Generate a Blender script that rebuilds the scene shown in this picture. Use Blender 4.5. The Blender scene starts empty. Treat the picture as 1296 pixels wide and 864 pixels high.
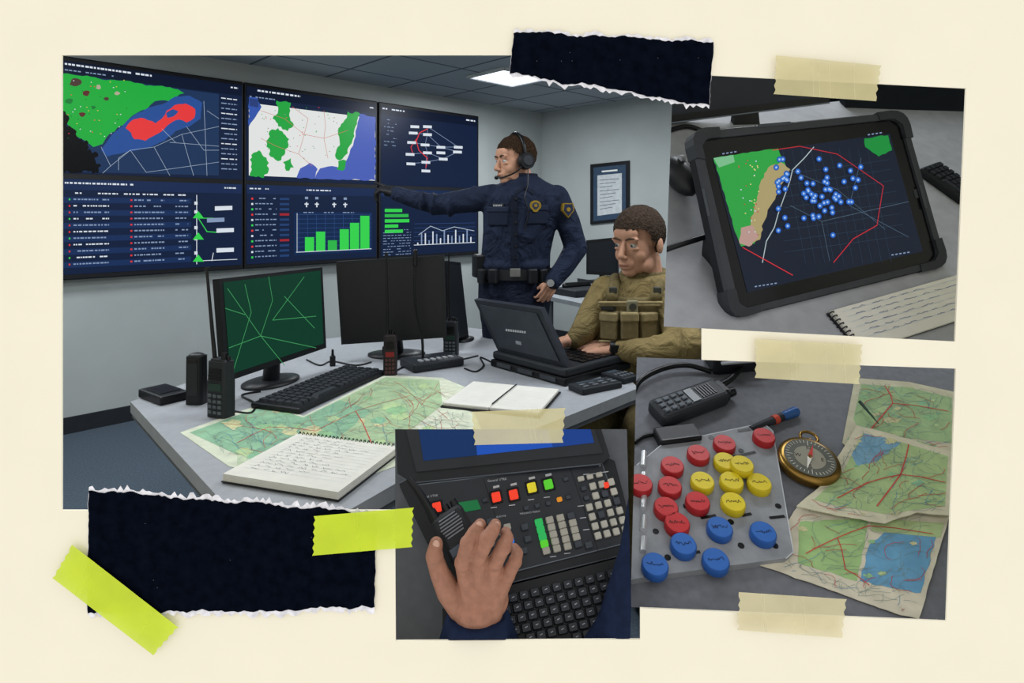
import bpy, bmesh, math, random
from mathutils import Vector as V, Matrix
random.seed(7)
sc=bpy.context.scene; col=sc.collection
F=780.0;CX=648.0;CY=269.0;H=1.35
CAM=V((0,0,H))
def P(x,y,d): return V(((x-CX)/F*d,d,H-(y-CY)/F*d))
# ---------- materials
MC={}
def lin(c):
    return tuple(((v/255)/12.92 if v/255<=.04045 else ((v/255+.055)/1.055)**2.4) for v in c)
def hx(h): return lin(tuple(int(h[i:i+2],16) for i in (0,2,4)))
def m(h,rough=.6,metal=0,noise=.12,scale=25,bump=0,spec=.3,dist=.004,warp=0):
    k=('m',h,rough,metal,noise,scale,bump,spec,dist,warp)
    if k in MC: return MC[k]
    mt=bpy.data.materials.new('surface_'+h); mt.use_nodes=True
    nt=mt.node_tree; b=nt.nodes['Principled BSDF']; c=hx(h)
    b.inputs['Roughness'].default_value=rough; b.inputs['Metallic'].default_value=metal; b.inputs['Specular IOR Level'].default_value=spec
    tc=nt.nodes.new('ShaderNodeTexCoord'); n=nt.nodes.new('ShaderNodeTexNoise'); n.inputs['Scale'].default_value=scale; n.inputs['Detail'].default_value=4; n.inputs['Distortion'].default_value=warp
    nt.links.new(tc.outputs['Object'],n.inputs['Vector'])
    r=nt.nodes.new('ShaderNodeValToRGB')
    r.color_ramp.elements[0].position=.3; r.color_ramp.elements[1].position=.7
    r.color_ramp.elements[0].color=tuple(v*(1-noise) for v in c)+(1,)
    r.color_ramp.elements[1].color=tuple(min(1,v*(1+noise)) for v in c)+(1,)
    nt.links.new(n.outputs['Fac'],r.inputs['Fac']); nt.links.new(r.outputs['Color'],b.inputs['Base Color'])
    if bump:
        bp=nt.nodes.new('ShaderNodeBump'); bp.inputs['Strength'].default_value=bump; bp.inputs['Distance'].default_value=dist
        nt.links.new(n.outputs['Fac'],bp.inputs['Height']); nt.links.new(bp.outputs['Normal'],b.inputs['Normal'])
    MC[k]=mt; return mt
def cloth(h,scale=9): return m(h,.85,0,.18,scale,.9,.15,.045,1.2)
def e(h,s=1.0):
    k=('e',h,s)
    if k in MC: return MC[k]
    mt=bpy.data.materials.new('glow_'+h); mt.use_nodes=True; b=mt.node_tree.nodes['Principled BSDF']
    b.inputs['Base Color'].default_value=(0,0,0,1); b.inputs['Roughness'].default_value=.35
    b.inputs['Specular IOR Level'].default_value=.12
    b.inputs['Emission Color'].default_value=hx(h)+(1,); b.inputs['Emission Strength'].default_value=s
    MC[k]=mt; return mt
def tape_mat(h,alpha):
    k=('t',h,alpha)
    if k in MC: return MC[k]
    mt=bpy.data.materials.new('tape_'+h); mt.use_nodes=True; nt=mt.node_tree; b=nt.nodes['Principled BSDF']
    b.inputs['Roughness'].default_value=.5
    tc=nt.nodes.new('ShaderNodeTexCoord'); n=nt.nodes.new('ShaderNodeTexNoise'); n.inputs['Scale'].default_value=14; n.inputs['Detail'].default_value=6
    nt.links.new(tc.outputs['Object'],n.inputs['Vector'])
    r=nt.nodes.new('ShaderNodeValToRGB'); c=hx(h)
    r.color_ramp.elements[0].position=.35; r.color_ramp.elements[1].position=.65
    r.color_ramp.elements[0].color=tuple(v*.88 for v in c)+(1,); r.color_ramp.elements[1].color=c+(1,)
    nt.links.new(n.outputs['Fac'],r.inputs['Fac']); nt.links.new(r.outputs['Color'],b.inputs['Base Color'])
    b.inputs['Alpha'].default_value=alpha
    MC[k]=mt; return mt
def grid_mat(name,h1,h2,size,rot,mortar=.012,rough=.9):
    mt=bpy.data.materials.new(name); mt.use_nodes=True; nt=mt.node_tree; b=nt.nodes['Principled BSDF']; b.inputs['Roughness'].default_value=rough
    tc=nt.nodes.new('ShaderNodeTexCoord'); mp=nt.nodes.new('ShaderNodeMapping'); mp.inputs['Rotation'].default_value=(0,0,rot)
    br=nt.nodes.new('ShaderNodeTexBrick'); br.offset=0; br.inputs['Scale'].default_value=1; br.inputs['Brick Width'].default_value=size; br.inputs['Row Height'].default_value=size; br.inputs['Mortar Size'].default_value=mortar
    c=hx(h1); br.inputs['Color1'].default_value=c+(1,); br.inputs['Color2'].default_value=tuple(v*.9 for v in c)+(1,); br.inputs['Mortar'].default_value=hx(h2)+(1,)
    nt.links.new(tc.outputs['Object'],mp.inputs['Vector']); nt.links.new(mp.outputs['Vector'],br.inputs['Vector']); nt.links.new(br.outputs['Color'],b.inputs['Base Color'])
    return mt
# ---------- frames
class Fr:
    def __init__(s,p1,p2,p3):
        u=(p2-p1).normalized(); n=u.cross(p3-p1).normalized()
        if n.dot(CAM-p1)<0: n=-n
        v=n.cross(u); s.n=n; s.o=p1
        s.M=Matrix(((u.x,v.x,n.x,p1.x),(u.y,v.y,n.y,p1.y),(u.z,v.z,n.z,p1.z),(0,0,0,1))); s.I=s.M.inverted()
    def w(s,x,y,h=0):
        r=P(x,y,1)-CAM; t=(s.o+s.n*h-CAM).dot(s.n)/r.dot(s.n); return CAM+r*t
    def l(s,x,y,h=0): return s.I@s.w(x,y,h)
TM={}
CLIP=None
def inside(poly,x,y):
    c=False;n=len(poly);j=n-1
    for i in range(n):
        xi,yi=poly[i][:2];xj,yj=poly[j][:2]
        if (yi>y)!=(yj>y) and x<(xj-xi)*(y-yi)/(yj-yi)+xi: c=not c
        j=i
    return c
def px(w):
    r=w-CAM; return (CX+r.x/r.y*F, CY-r.z/r.y*F)
def mk(name,vw,faces,fm,fs,mats,parent=None,T=None):
    if parent is not None: T=TM[parent.name]
    if T is None: T=Matrix.Identity(4)
    if CLIP:
        bm=bmesh.new(); vs=[bm.verts.new(v) for v in vw]
        for f,a,b in zip(faces,fm,fs):
            try: q=bm.faces.new([vs[i] for i in f]); q.material_index=a; q.smooth=b
            except ValueError: pass
        cen=(sum(p[0] for p in CLIP)/len(CLIP),sum(p[1] for p in CLIP)/len(CLIP)); cw=P(cen[0],cen[1],1)
        for i in range(len(CLIP)):
            a=P(*CLIP[i],1)-CAM; b=P(*CLIP[(i+1)%len(CLIP)],1)-CAM; no=a.cross(b).normalized()
            if no.dot(cw-CAM)>0: no=-no
            if any((v.co-CAM).dot(no)>1e-6 for v in bm.verts):
                bmesh.ops.bisect_plane(bm,geom=bm.verts[:]+bm.edges[:]+bm.faces[:],plane_co=CAM,plane_no=no,clear_outer=True)
        Ti=T.inverted()
        for v in bm.verts: v.co=Ti@v.co
        me=bpy.data.meshes.new(name)
        bm.to_mesh(me); bm.free()
    else:
        Ti=T.inverted(); me=bpy.data.meshes.new(name)
        me.from_pydata([Ti@v for v in vw],[],faces)
        me.polygons.foreach_set('material_index',fm); me.polygons.foreach_set('use_smooth',fs)
    for a in mats: me.materials.append(a)
    me.update()
    o=bpy.data.objects.new(name,me); col.objects.link(o)
    if parent is not None: o.parent=parent
    else: o.matrix_world=T
    TM[o.name]=T
    return o
class MB:
    def __init__(s,M=None): s.M=M.copy() if M else Matrix.Identity(4); s.v=[];s.f=[];s.fm=[];s.fs=[];s.mats=[]
    def mi(s,mt):
        if mt not in s.mats: s.mats.append(mt)
        return s.mats.index(mt)
    def add(s,vs,fs,mt,sm=False):
        b=len(s.v); s.v+= [s.M@V(v) for v in vs]; i=s.mi(mt)
        for f in fs: s.f.append([b+k for k in f]); s.fm.append(i); s.fs.append(sm)
    def box(s,c,sz,mt,bev=0,R=None,seg=2):
        bm=bmesh.new(); bmesh.ops.create_cube(bm,size=1)
        for v in bm.verts: v.co=V((v.co.x*sz[0],v.co.y*sz[1],v.co.z*sz[2]))
        if bev: bmesh.ops.bevel(bm,geom=bm.edges[:],offset=min(bev,min(sz)*.45),segments=seg,affect='EDGES',profile=.5)
        c=V(c); vs=[(c+(R@v.co if R else v.co)) for v in bm.verts]; bm.verts.index_update()
        s.add(vs,[[v.index for v in f.verts] for f in bm.faces],mt,False); bm.free(); return s
    def prism(s,pts,h0,h1,mt,taper=1.0):
        n=len(pts); cx=sum(p[0] for p in pts)/n; cy=sum(p[1] for p in pts)/n
        vs=[(p[0],p[1],h0) for p in pts]+[(cx+(p[0]-cx)*taper,cy+(p[1]-cy)*taper,h1) for p in pts]
        fs=[list(range(n))[::-1],list(range(n,2*n))]+[[i,(i+1)%n,n+(i+1)%n,n+i] for i in range(n)]
        s.add(vs,fs,mt); return s
    def face(s,pts,h,mt): s.add([(p[0],p[1],h) for p in pts],[list(range(len(pts)))],mt); return s
    def line(s,pts,w,h,mt,closed=False):
        if closed: pts=list(pts)+[pts[0]]
        for a,b in zip(pts[:-1],pts[1:]):
            a=V((a[0],a[1]));b=V((b[0],b[1]));d=b-a
            if d.length<1e-7: continue
            d.normalize(); n=V((-d.y,d.x))*w/2; d*=w*.3
            s.add([(a.x-d.x+n.x,a.y-d.y+n.y,h),(a.x-d.x-n.x,a.y-d.y-n.y,h),(b.x+d.x-n.x,b.y+d.y-n.y,h),(b.x+d.x+n.x,b.y+d.y+n.y,h)],[[0,1,2,3]],mt)
        return s
    def pp(s,fr,pts,h,mt): return s.face([fr.l(x,y,h) for x,y in pts],h,mt)
    def pprism(s,fr,pts,h0,h1,mt,at=None):
        at=h1 if at is None else at
        return s.prism([fr.l(x,y,at) for x,y in pts],h0,h1,mt)
    def pl(s,fr,pts,wpx,h,mt,closed=False):
        q=[fr.l(x,y,h) for x,y in pts]; d=(fr.w(*pts[0],h)).y
        return s.line(q,wpx*d/F,h,mt,closed)
    def cone(s,p0,p1,r0,r1,mt,seg=16,sm=True,cap=True):
        p0=V(p0);p1=V(p1);d=(p1-p0)
        if d.length<1e-8: return s
        d.normalize(); a=d.orthogonal().normalized(); b=d.cross(a)
        vs=[];
        for k in range(seg):
            t=2*math.pi*k/seg; q=a*math.cos(t)+b*math.sin(t); vs.append(p0+q*r0)
        for k in range(seg):
            t=2*math.pi*k/seg; q=a*math.cos(t)+b*math.sin(t); vs.append(p1+q*r1)
        s.add(vs,[[k,(k+1)%seg,seg+(k+1)%seg,seg+k] for k in range(seg)],mt,sm)
        if cap: s.add(vs,[list(range(seg))[::-1],list(range(seg,2*seg))],mt,False)
        return s
    def ell(s,c,r,mt,R=None,seg=16,rings=10):
        c=V(c); r=(r,r,r) if not hasattr(r,'__len__') else r; vs=[];fs=[]
        vs.append(V((0,0,r[2])))
        for i in range(1,rings):
            p=math.pi*i/rings
            for k in range(seg):
                t=2*math.pi*k/seg; vs.append(V((r[0]*math.sin(p)*math.cos(t),r[1]*math.sin(p)*math.sin(t),r[2]*math.cos(p))))
        vs.append(V((0,0,-r[2])))
        for k in range(seg): fs.append([0,1+k,1+(k+1)%seg])
        for i in range(rings-2):
            for k in range(seg):
                a=1+i*seg+k;b=1+i*seg+(k+1)%seg; fs.append([a,a+seg,b+seg,b])
        L=len(vs)-1
        for k in range(seg): fs.append([L,1+(rings-2)*seg+(k+1)%seg,1+(rings-2)*seg+k])
        s.add([c+(R@v if R else v) for v in vs],fs,mt,True); return s
    def cap(s,pts,rs,mt,seg=14):
        for p,r in zip(pts,rs): s.ell(p,r,mt,seg=seg,rings=8)
        for i in range(len(pts)-1): s.cone(pts[i],pts[i+1],rs[i],rs[i+1],mt,seg=seg)
        return s
    def loft(s,rings,mt,seg=28,sm=True):
        vs=[]
        for c,rx,ry in rings:
            for k in range(seg):
                t=2*math.pi*k/seg; vs.append((c[0]+rx*math.cos(t),c[1]+ry*math.sin(t),c[2]))
        n=len(rings)
        fs=[[i*seg+k,i*seg+(k+1)%seg,(i+1)*seg+(k+1)%seg,(i+1)*seg+k] for i in range(n-1) for k in range(seg)]
        s.add(vs,fs,mt,sm); s.add(vs,[list(range(seg))[::-1],list(range((n-1)*seg,n*seg))],mt,False); return s
    def tube(s,pts,r,mt,seg=8,res=6):
        pts=[V(p) for p in pts]; q=[]
        if len(pts)>2:
            for i in range(len(pts)-1):
                p0=pts[max(i-1,0)];p1=pts[i];p2=pts[i+1];p3=pts[min(i+2,len(pts)-1)]
                for k in range(res):
                    t=k/res; q.append(.5*((2*p1)+(p2-p0)*t+(2*p0-5*p1+4*p2-p3)*t*t+(3*p1-p0-3*p2+p3)*t**3))
            q.append(pts[-1])
        else: q=pts
        vs=[];a=None;n=len(q)
        for i,p in enumerate(q):
            d=(q[min(i+1,n-1)]-q[max(i-1,0)]).normalized()
            if a is None: a=d.orthogonal().normalized()
            a=(a-d*a.dot(d)).normalized(); b=d.cross(a)
            rr_=r if not hasattr(r,'__len__') else r[0]+(r[1]-r[0])*i/(n-1)
            for k in range(seg):
                t=2*math.pi*k/seg; vs.append(p+(a*math.cos(t)+b*math.sin(t))*rr_)
        fs=[[i*seg+k,i*seg+(k+1)%seg,(i+1)*seg+(k+1)%seg,(i+1)*seg+k] for i in range(n-1) for k in range(seg)]
        s.add(vs,fs,mt,True); s.add(vs,[list(range(seg))[::-1],list(range((n-1)*seg,n*seg))],mt); return s
    def text(s,st,o,xd,size,mt):
        vs,fs=glyph(st); xd=V((xd[0],xd[1],0)).normalized(); yd=V((-xd.y,xd.x,0)); o=V(o)
        s.add([o+xd*(v[0]*size)+yd*(v[1]*size) for v in vs],fs,mt); return s
    def ptext(s,fr,st,x,y,spx,h,mt,x2=None,y2=None):
        a=fr.l(x,y,h); b=fr.l(x2 if x2 is not None else x+10,y2 if y2 is not None else y,h); d=fr.w(x,y,h).y
        return s.text(st,a,b-a,spx*d/F*1.35,mt)
    def build(s,name,parent=None,T=None): return mk(name,s.v,s.f,s.fm,s.fs,s.mats,parent,T)
GC={}
def glyph(st):
    if st in GC: return GC[st]
    c=bpy.data.curves.new('txt','FONT'); c.body=st; c.size=1; c.resolution_u=2
    o=bpy.data.objects.new('txt',c); col.objects.link(o); dg=bpy.context.evaluated_depsgraph_get()
    me=bpy.data.meshes.new_from_object(o.evaluated_get(dg)); r=([tuple(v.co) for v in me.vertices],[list(p.vertices) for p in me.polygons])
    bpy.data.objects.remove(o); bpy.data.meshes.remove(me); bpy.data.curves.remove(c); GC[st]=r; return r
def thing(name,label,cat,T,group=None):
    o=bpy.data.objects.new(name,None); col.objects.link(o); o.empty_display_size=.05; o.matrix_world=T; TM[o.name]=T
    o['label']=label;o['category']=cat
    if group:o['group']=group
    return o
def tag(o,label,cat,group=None):
    o['label']=label;o['category']=cat
    if group:o['group']=group
    return o
def struct(o): o['kind']='structure'; return o
def organic(name,mb,voxel,mt,parent,it=4,fac=.5):
    me=bpy.data.meshes.new('tmp'); me.from_pydata(mb.v,[],mb.f); o=bpy.data.objects.new('tmp',me); col.objects.link(o)
    r=o.modifiers.new('r','REMESH'); r.mode='VOXEL'; r.voxel_size=voxel
    q=o.modifiers.new('s','SMOOTH'); q.iterations=it; q.factor=fac
    dg=bpy.context.evaluated_depsgraph_get(); m2=bpy.data.meshes.new_from_object(o.evaluated_get(dg))
    vs=[v.co.copy() for v in m2.vertices]; fs=[list(p.vertices) for p in m2.polygons]
    bpy.data.objects.remove(o); bpy.data.meshes.remove(me); bpy.data.meshes.remove(m2)
    return mk(name,vs,fs,[0]*len(fs),[True]*len(fs),[mt],parent)
def at(fr,x,y,h=0,rot=0): return fr.M@Matrix.Translation(fr.l(x,y,h))@Matrix.Rotation(rot,4,'Z')
def fit(fr,a,b,c,h=0):
    A=fr.l(*a,h);B=fr.l(*b,h);C=fr.l(*c,h); x=(B-A); w=x.length; x.normalize(); y=V((-x.y,x.x,0)); l=(C-A).dot(y)
    if l<0: y=-y; l=-l
    T=Matrix(((x.x,y.x,0,A.x),(x.y,y.y,0,A.y),(0,0,1,h),(0,0,0,1)))
    if x.cross(y).z<0:
        T=Matrix(((-x.x,y.x,0,B.x),(-x.y,y.y,0,B.y),(0,0,1,h),(0,0,0,1)))
    return fr.M@T,w,l
def rr(x0,y0,x1,y1,r,n=4):
    p=[]
    for cx,cy,a in ((x1-r,y1-r,0),(x0+r,y1-r,90),(x0+r,y0+r,180),(x1-r,y0+r,270)):
        for k in range(n+1):
            t=math.radians(a+90*k/n); p.append((cx+r*math.cos(t),cy+r*math.sin(t)))
    return p
def basis(w,f,up):
    y=f.normalized(); x=y.cross(up).normalized(); z=x.cross(y)
    return Matrix(((x.x,y.x,z.x,w.x),(x.y,y.y,z.y,w.y),(x.z,y.z,z.z,w.z),(0,0,0,1)))

BLK=m('15171b',.45); BLK2=m('22252a',.5); BLK3=m('0c0d10',.35); GREY=m('8e9196',.6); WH=m('e8e8e4',.7)
# ================= SETTING
wu=V((.7138,.7004,0)); A0=V((-2.735,3.75,0)); cor=A0+wu*4.29; wn=V((.7004,-.7138,0))
LW=A0-wu*3.93; RW=cor+wn*8.05; CH=2.44
wallm=m('abb1b1',.85,noise=.05,scale=3,spec=.1)
def wallslab(name,a,b,out,mt,z0,z1,t):
    mb=MB(); o=out*t
    mb.add([a+V((0,0,z0)),b+V((0,0,z0)),b+V((0,0,z1)),a+V((0,0,z1)),a+o+V((0,0,z0)),b+o+V((0,0,z0)),b+o+V((0,0,z1)),a+o+V((0,0,z1))],
      [[0,1,2,3],[4,7,6,5],[0,4,5,1],[3,2,6,7],[0,3,7,4],[1,5,6,2]],mt); return struct(mb.build(name))
wallslab('wall_left',LW,cor,V((-.7004,.7138,0)),wallm,0,CH,.08)
wallslab('wall_right',cor,RW,wu,wallm,0,CH,.08)
bb=m('22262c',.6)
wallslab('baseboard_left',LW+wn*.012,cor+wn*.012,-wn*1,bb,0.0,.10,.012)
wallslab('baseboard_right',cor-wu*.012,RW-wu*.012,wu,bb,0,.10,.012)
rot=math.atan2(wu.y,wu.x)
tri=[(LW.x-.1,1.0),(RW.x+.1,1.0),(cor.x,cor.y+.15)]
mb=MB(); mb.prism(tri,-.05,0,m('4a5560',.95,noise=.25,scale=120,spec=.1)); struct(mb.build('floor'))
mb=MB(); mb.prism(tri,CH,CH+.05,grid_mat('ceiling_tiles','a2aab2','565e66',.6,-rot)); struct(mb.build('ceiling'))
MAIN=[(79,70),(888,70),(888,95),(1222,112),(1208,432),(888,415.5),(888,455),(1209,466),(1197,785),(810,768.5),(810,808),(501,810),(500,645),(79,645)]
cu=bpy.data.curves.new('b','CURVE'); cu.dimensions='2D'; cu.fill_mode='BOTH'
for pts in ([(-5.6,0),(6.0,0),(6.0,3.0),(-5.6,3.0)],[(P(x,y,1).x,P(x,y,1).z) for x,y in MAIN]):
    s=cu.splines.new('POLY'); s.points.add(len(pts)-1); s.use_cyclic_u=True
    for i,p in enumerate(pts): s.points[i].co=(p[0],p[1],0,1)
cu.extrude=.0015
ob=bpy.data.objects.new('b',cu); col.objects.link(ob); dg=bpy.context.evaluated_depsgraph_get(); me=bpy.data.meshes.new_from_object(ob.evaluated_get(dg)); bpy.data.objects.remove(ob)
vw=[V((v.co.x,1.0+v.co.z,v.co.y)) for v in me.vertices]; fs=[list(p.vertices) for p in me.polygons]
struct(mk('wall_front',vw,fs,[0]*len(fs),[False]*len(fs),[m('f7f0da',.9,noise=.012,scale=9,spec=.1)]))

# ================= COLLAGE PAPERS AND TAPES
BF=lambda d: Fr(P(100,400,d),P(200,400,d),P(100,300,d))
def rough(a,b,n,amp):
    out=[]; d=V((b[0]-a[0],b[1]-a[1])); L=d.length; nn=V((-d.y,d.x))/L; w=0
    for i in range(n):
        w=w*.75+random.uniform(-amp,amp)*.6; t=i/n; q=V(a)+d*t+nn*(w if i else 0); out.append((q.x,q.y))
    return out
paperm=m('090d17',.95,noise=.3,scale=60,spec=0.0)
def torn(name,corners,whites,label):
    f=BF(.9945); T=at(f,(corners[0][0]+corners[2][0])/2,corners[2][1])
    t=thing(name,label,'torn paper',T)
    k=len(corners); blk=[];wh=[]
    for i in range(k):
        a=corners[i];b=corners[(i+1)%k]
        n=max(3,int(math.dist(a,b)/4)); w=whites[i]
        e0=rough(a,b,n,3.0 if w>1 else 1.0); blk+=e0
        d=V((b[0]-a[0],b[1]-a[1])).normalized(); o=V((d.y,-d.x))
        wh+=[(p[0]+o.x*w*random.uniform(.15,1),p[1]+o.y*w*random.uniform(.15,1)) for p in e0]
    mb=MB(f.M); mb.pprism(f,wh,-.0006,0,m('e6e4e8',.95,noise=.2,scale=90)); mb.build('torn_edge',t)
    mb=MB(f.M); mb.pprism(f,blk,.0002,.0012,paperm)
    for i in range(7):
        x=random.uniform(corners[0][0]+14,corners[1][0]-14); y=random.uniform(max(corners[0][1],corners[1][1])+12,min(corners[2][1],corners[3][1])-12)
        mb.pp(f,[(x,y),(x+.8,y),(x+.8,y+.7),(x,y+.7)],.0014,m('5a5e68'))
    mb.build('paper_sheet',t)
torn('torn_black_paper',[(650,42),(903,53),(898,133),(645,93)],[6,0.5,8,.5],'smaller torn black paper strip above the officer, over the top of the room view')
torn('torn_black_paper',[(112,621),(476,650),(474,768),(111,776)],[9,.8,9,.8],'large torn black paper panel below the desk at the lower left')
def tape(corners,h,alpha,label,d=.989,zig=2.2):
    f=BF(d); (a,b,c,e_)=corners; pts=[a,b]
    def z(p,q,s):
        n=max(5,int(math.dist(p,q)/5)); o=[]
        dd=V((q[0]-p[0],q[1]-p[1])).normalized(); nn=V((-dd.y,dd.x))
        for i in range(1,n): o.append((p[0]+(q[0]-p[0])*i/n+nn.x*zig*(i%2),p[1]+(q[1]-p[1])*i/n+nn.y*zig*(i%2)))
        return o
    pts+=z(b,c,1)+[c,e_]+z(e_,a,1)
    cx=sum(p[0] for p in corners)/4; cy=sum(p[1] for p in corners)/4
    mb=MB(f.M); mb.pp(f,pts,0,tape_mat(h,alpha))
    for k in range(4):
        t=random.uniform(.15,.85); mb.pl(f,[(a[0]+(b[0]-a[0])*t,a[1]+(b[1]-a[1])*t),(e_[0]+(c[0]-e_[0])*(t+.06),e_[1]+(c[1]-e_[1])*(t+.06))],.8,.0004,tape_mat('f4efc8' if alpha<.9 else 'e9ff3c',.35))
    return tag(mb.build('tape_strip',None,at(f,cx,cy)),label,'tape')
tape([(982,70),(1116,83),(1109,128),(979,119)],'dcd19c',.76,'cream masking tape strip above the tablet')
tape([(956,429),(1092,436),(1088,486),(955,478)],'dfd5a4',.76,'cream masking tape strip between the tablet and the round magnets, above the maps')
tape([(935,749),(1072,758),(1066,807),(933,797)],'e2d7aa',.76,'cream masking tape strip at the bottom, below the folded maps')
tape([(596,521),(716,516),(713,560),(600,563)],'dad098',.76,'cream masking tape strip above the control console')
tape([(397,653),(524,642),(522,692),(395,703)],'d0e51c',.92,'short neon yellow tape on the right end of the large black paper')
tape([(91,689),(226,794),(194,829),(66,731)],'d0e51c',.92,'long diagonal neon yellow tape at the lower left corner of the black paper',d=.9885)

# ================= WALL SCREENS
SF=Fr(A0+wn*.07,A0+wn*.07+wu,A0+wn*.07+V((0,0,1)))
VPX,VPY=1443.,269.
def ty(x,y79): return VPY+(y79-VPY)*(VPX-x)/(VPX-79)
NAVY=e('15223e'); NAV2=e('1b2c50'); NAV3=e('0e182e'); LB=e('8296b6'); W_=e('d6dee8'); GR=e('2fb34a'); GR2=e('37cf4f'); RED=e('e0383c'); DKR=e('a02730')
def dashes(mb,fr,x0,x1,y79,hpx,mt,h,gap=.35,mn=1.5,mx=5):
    x=x0; hpx*=.72
    while x<x1:
        w=random.uniform(mn,mx); xe=min(x+w,x1)
        if random.random()>gap*.4:
            mb.pp(fr,[(x,ty(x,y79)),(xe,ty(xe,y79)),(xe,ty(xe,y79)+hpx),(x,ty(x,y79)+hpx)],h,mt)
        x=xe+random.uniform(.8,2)
def rag(pts,amp,st=4,seed=1):
    rd=random.Random(seed); out=[]
    for i in range(len(pts)):
        a=pts[i];b=pts[(i+1)%len(pts)]; L=math.dist(a,b); n=max(1,int(L/st)); nx=-(b[1]-a[1])/max(L,.01); ny=(b[0]-a[0])/max(L,.01)
        for k in range(n):
            t=k/n; o=rd.uniform(-amp,amp) if k else 0; out.append((a[0]+(b[0]-a[0])*t+nx*o,a[1]+(b[1]-a[1])*t+ny*o))
    return out
def q(x0,x1,ya,yb): return [(x0,ty(x0,ya)),(x1,ty(x1,ya)),(x1,ty(x1,yb)),(x0,ty(x0,yb))]
def screen(label,x0,x1):
    T=SF.M@Matrix.Translation(SF.l((x0+x1)/2,ty((x0+x1)/2,355),0)); t=thing('wall_display',label,'screen',T,'video wall displays')
    mb=MB(SF.M); p=[SF.l(x,y,0) for x,y in q(x0,x1,70,355)]
    xs=[a.x for a in p]; ys=[a.y for a in p]
    mb.box(((xs[0]+xs[1])/2,(max(ys)+min(ys))/2,-.031),(xs[1]-xs[0],max(ys)-min(ys),.06),BLK,.008); mb.build('bezel',t)
    mb=MB(SF.M); mb.box(((xs[0]+xs[1])/2,(max(ys)+min(ys))/2,-.066),(.4,.4,.01),GREY); mb.build('wall_mount',t)
    mb=MB(SF.M); X0=x0+2.5;X1=x1-2
    mb.pp(SF,q(X0,X1,76,219),.001,NAVY); mb.pp(SF,q(X0,X1,226,348),.001,NAVY)
    mb.pp(SF,q(X0,X1,76,92),.002,NAV3); mb.pp(SF,q(X0,X1,226,240),.002,NAV2)
    return t,mb
s1,mb=screen('large wall display farthest left, showing a green coastline map with a red zone',40,308)
dashes(mb,SF,82,192,79,3.2,W_,.004,.2,2,6); dashes(mb,SF,82,150,87,2,LB,.004)
for i in range(15): dashes(mb,SF,280,300,98+i*7.5,1.8,LB if i%3 else W_,.004,.3,2,9)
dashes(mb,SF,292,301,80,2.5,W_,.004)
dashes(mb,SF,82,170,230,3,W_,.004,.2); dashes(mb,SF,284,302,231,2.5,W_,.004)
dashes(mb,SF,95,235,243,2.4,W_,.004,1)
for i in range(11):
    y=251+i*8.3
    if i%2==0: mb.pp(SF,q(80,242,y-2,y+5.5),.003,e('1b3058'))
    mb.pp(SF,q(87,89,y,y+2.2),.004,RED if i%3 else GR2)
    dashes(mb,SF,93,138,y,2.4,W_ if i%2 else LB,.004,.3)
    mb.pp(SF,q(165,167.5,y,y+2.2),.004,RED)
    dashes(mb,SF,170,208,y,2.4,LB,.004,.4); dashes(mb,SF,222,238,y,2.2,LB,.004,.5,2,5)
sp_=mb.build('screen_panel',s1)
mb=MB(SF.M)
mb.pp(SF,[(42,88),(277,119),(277,222),(42,216)],.003,e('1f3558'))
mb.pp(SF,rag([(42,88),(90,94),(150,102),(225,113),(233,118),(214,128),(196,128),(186,138),(168,146),(158,158),(140,168),(130,182),(118,186),(108,178),(96,172),(88,160),(79,150),(42,150)],1.6,5,2),.0045,e('22a83e'))
for i,c in enumerate(((95,104,9),(110,118,6),(125,110,5),(88,128,6),(135,125,4),(104,145,5),(148,118,4),(118,136,4))):
    mb.pp(SF,[(c[0]+c[2]*math.cos(t)*random.uniform(.4,1.1),c[1]+c[2]*.6*math.sin(t)) for t in [k*.63 for k in range(10)]],.006+i*.00002,(e('4b3a34'),e('5c2a2c'),e('b0a893'),e('1a7a34'))[i%4])
mb.pp(SF,rag([(42,132),(79,140),(88,150),(84,160),(97,166),(100,176),(112,180),(110,190),(124,194),(121,204),(128,210),(124,219),(42,214)],2.6,3,5),.0055,e('07090d'))
for i in range(44):
    x=random.uniform(84,160);y=random.uniform(100,175)
    mb.pp(SF,[(x,y),(x+1.4,y),(x+1.4,y+1.0),(x,y+1.0)],.0066,random.choice([W_,RED,e('d8c24a'),e('106a28')]))
mb.pp(SF,rag([(128,190),(142,170),(156,158),(168,147),(186,137),(205,132),(222,122),(240,121),(256,130),(254,150),(240,160),(222,166),(208,178),(184,188),(154,194),(136,198)],.8,6,3),.005,e('2a4f93'))
mb.pp(SF,rag([(159,162),(166,153),(178,149),(187,152),(197,156),(205,150),(211,140),(221,133),(235,131),(247,138),(246,149),(236,155),(226,151),(217,155),(207,164),(196,171),(184,178),(170,176),(166,168)],1.0,4,4),.007,e('e23a3c'))
mb.pp(SF,rag([(210,143),(219,138),(226,141),(220,147),(212,149)],.5,3,4),.0074,e('2a4f93'))
for l in ([(140,210),(165,190),(195,186),(230,170),(277,160)],[(150,215),(150,200),(165,190)],[(195,186),(215,222)],[(230,170),(245,222)],[(165,190),(185,218)],[(185,218),(277,205)],[(258,128),(262,222)],[(262,140),(277,150)],[(215,180),(277,185)],[(128,186),(140,210),(130,219)],[(236,160),(258,190),(277,190)],[(205,163),(222,180)]):
    mb.pl(SF,l,.45,.008,e('a4b4c8'))
mb.build('map_graphic',sp_)
mb=MB(SF.M)
mb.pl(SF,[(249,247),(249,334)],.9,.004,W_)
for y in (255,266,286,300,318): mb.pp(SF,[(246,y),(250,y),(250,y+4),(246,y+4)],.0045,W_)
for y in (276,303,331): mb.pp(SF,[(244,y),(258,y),(251,y-9)],.005,GR2)
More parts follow.
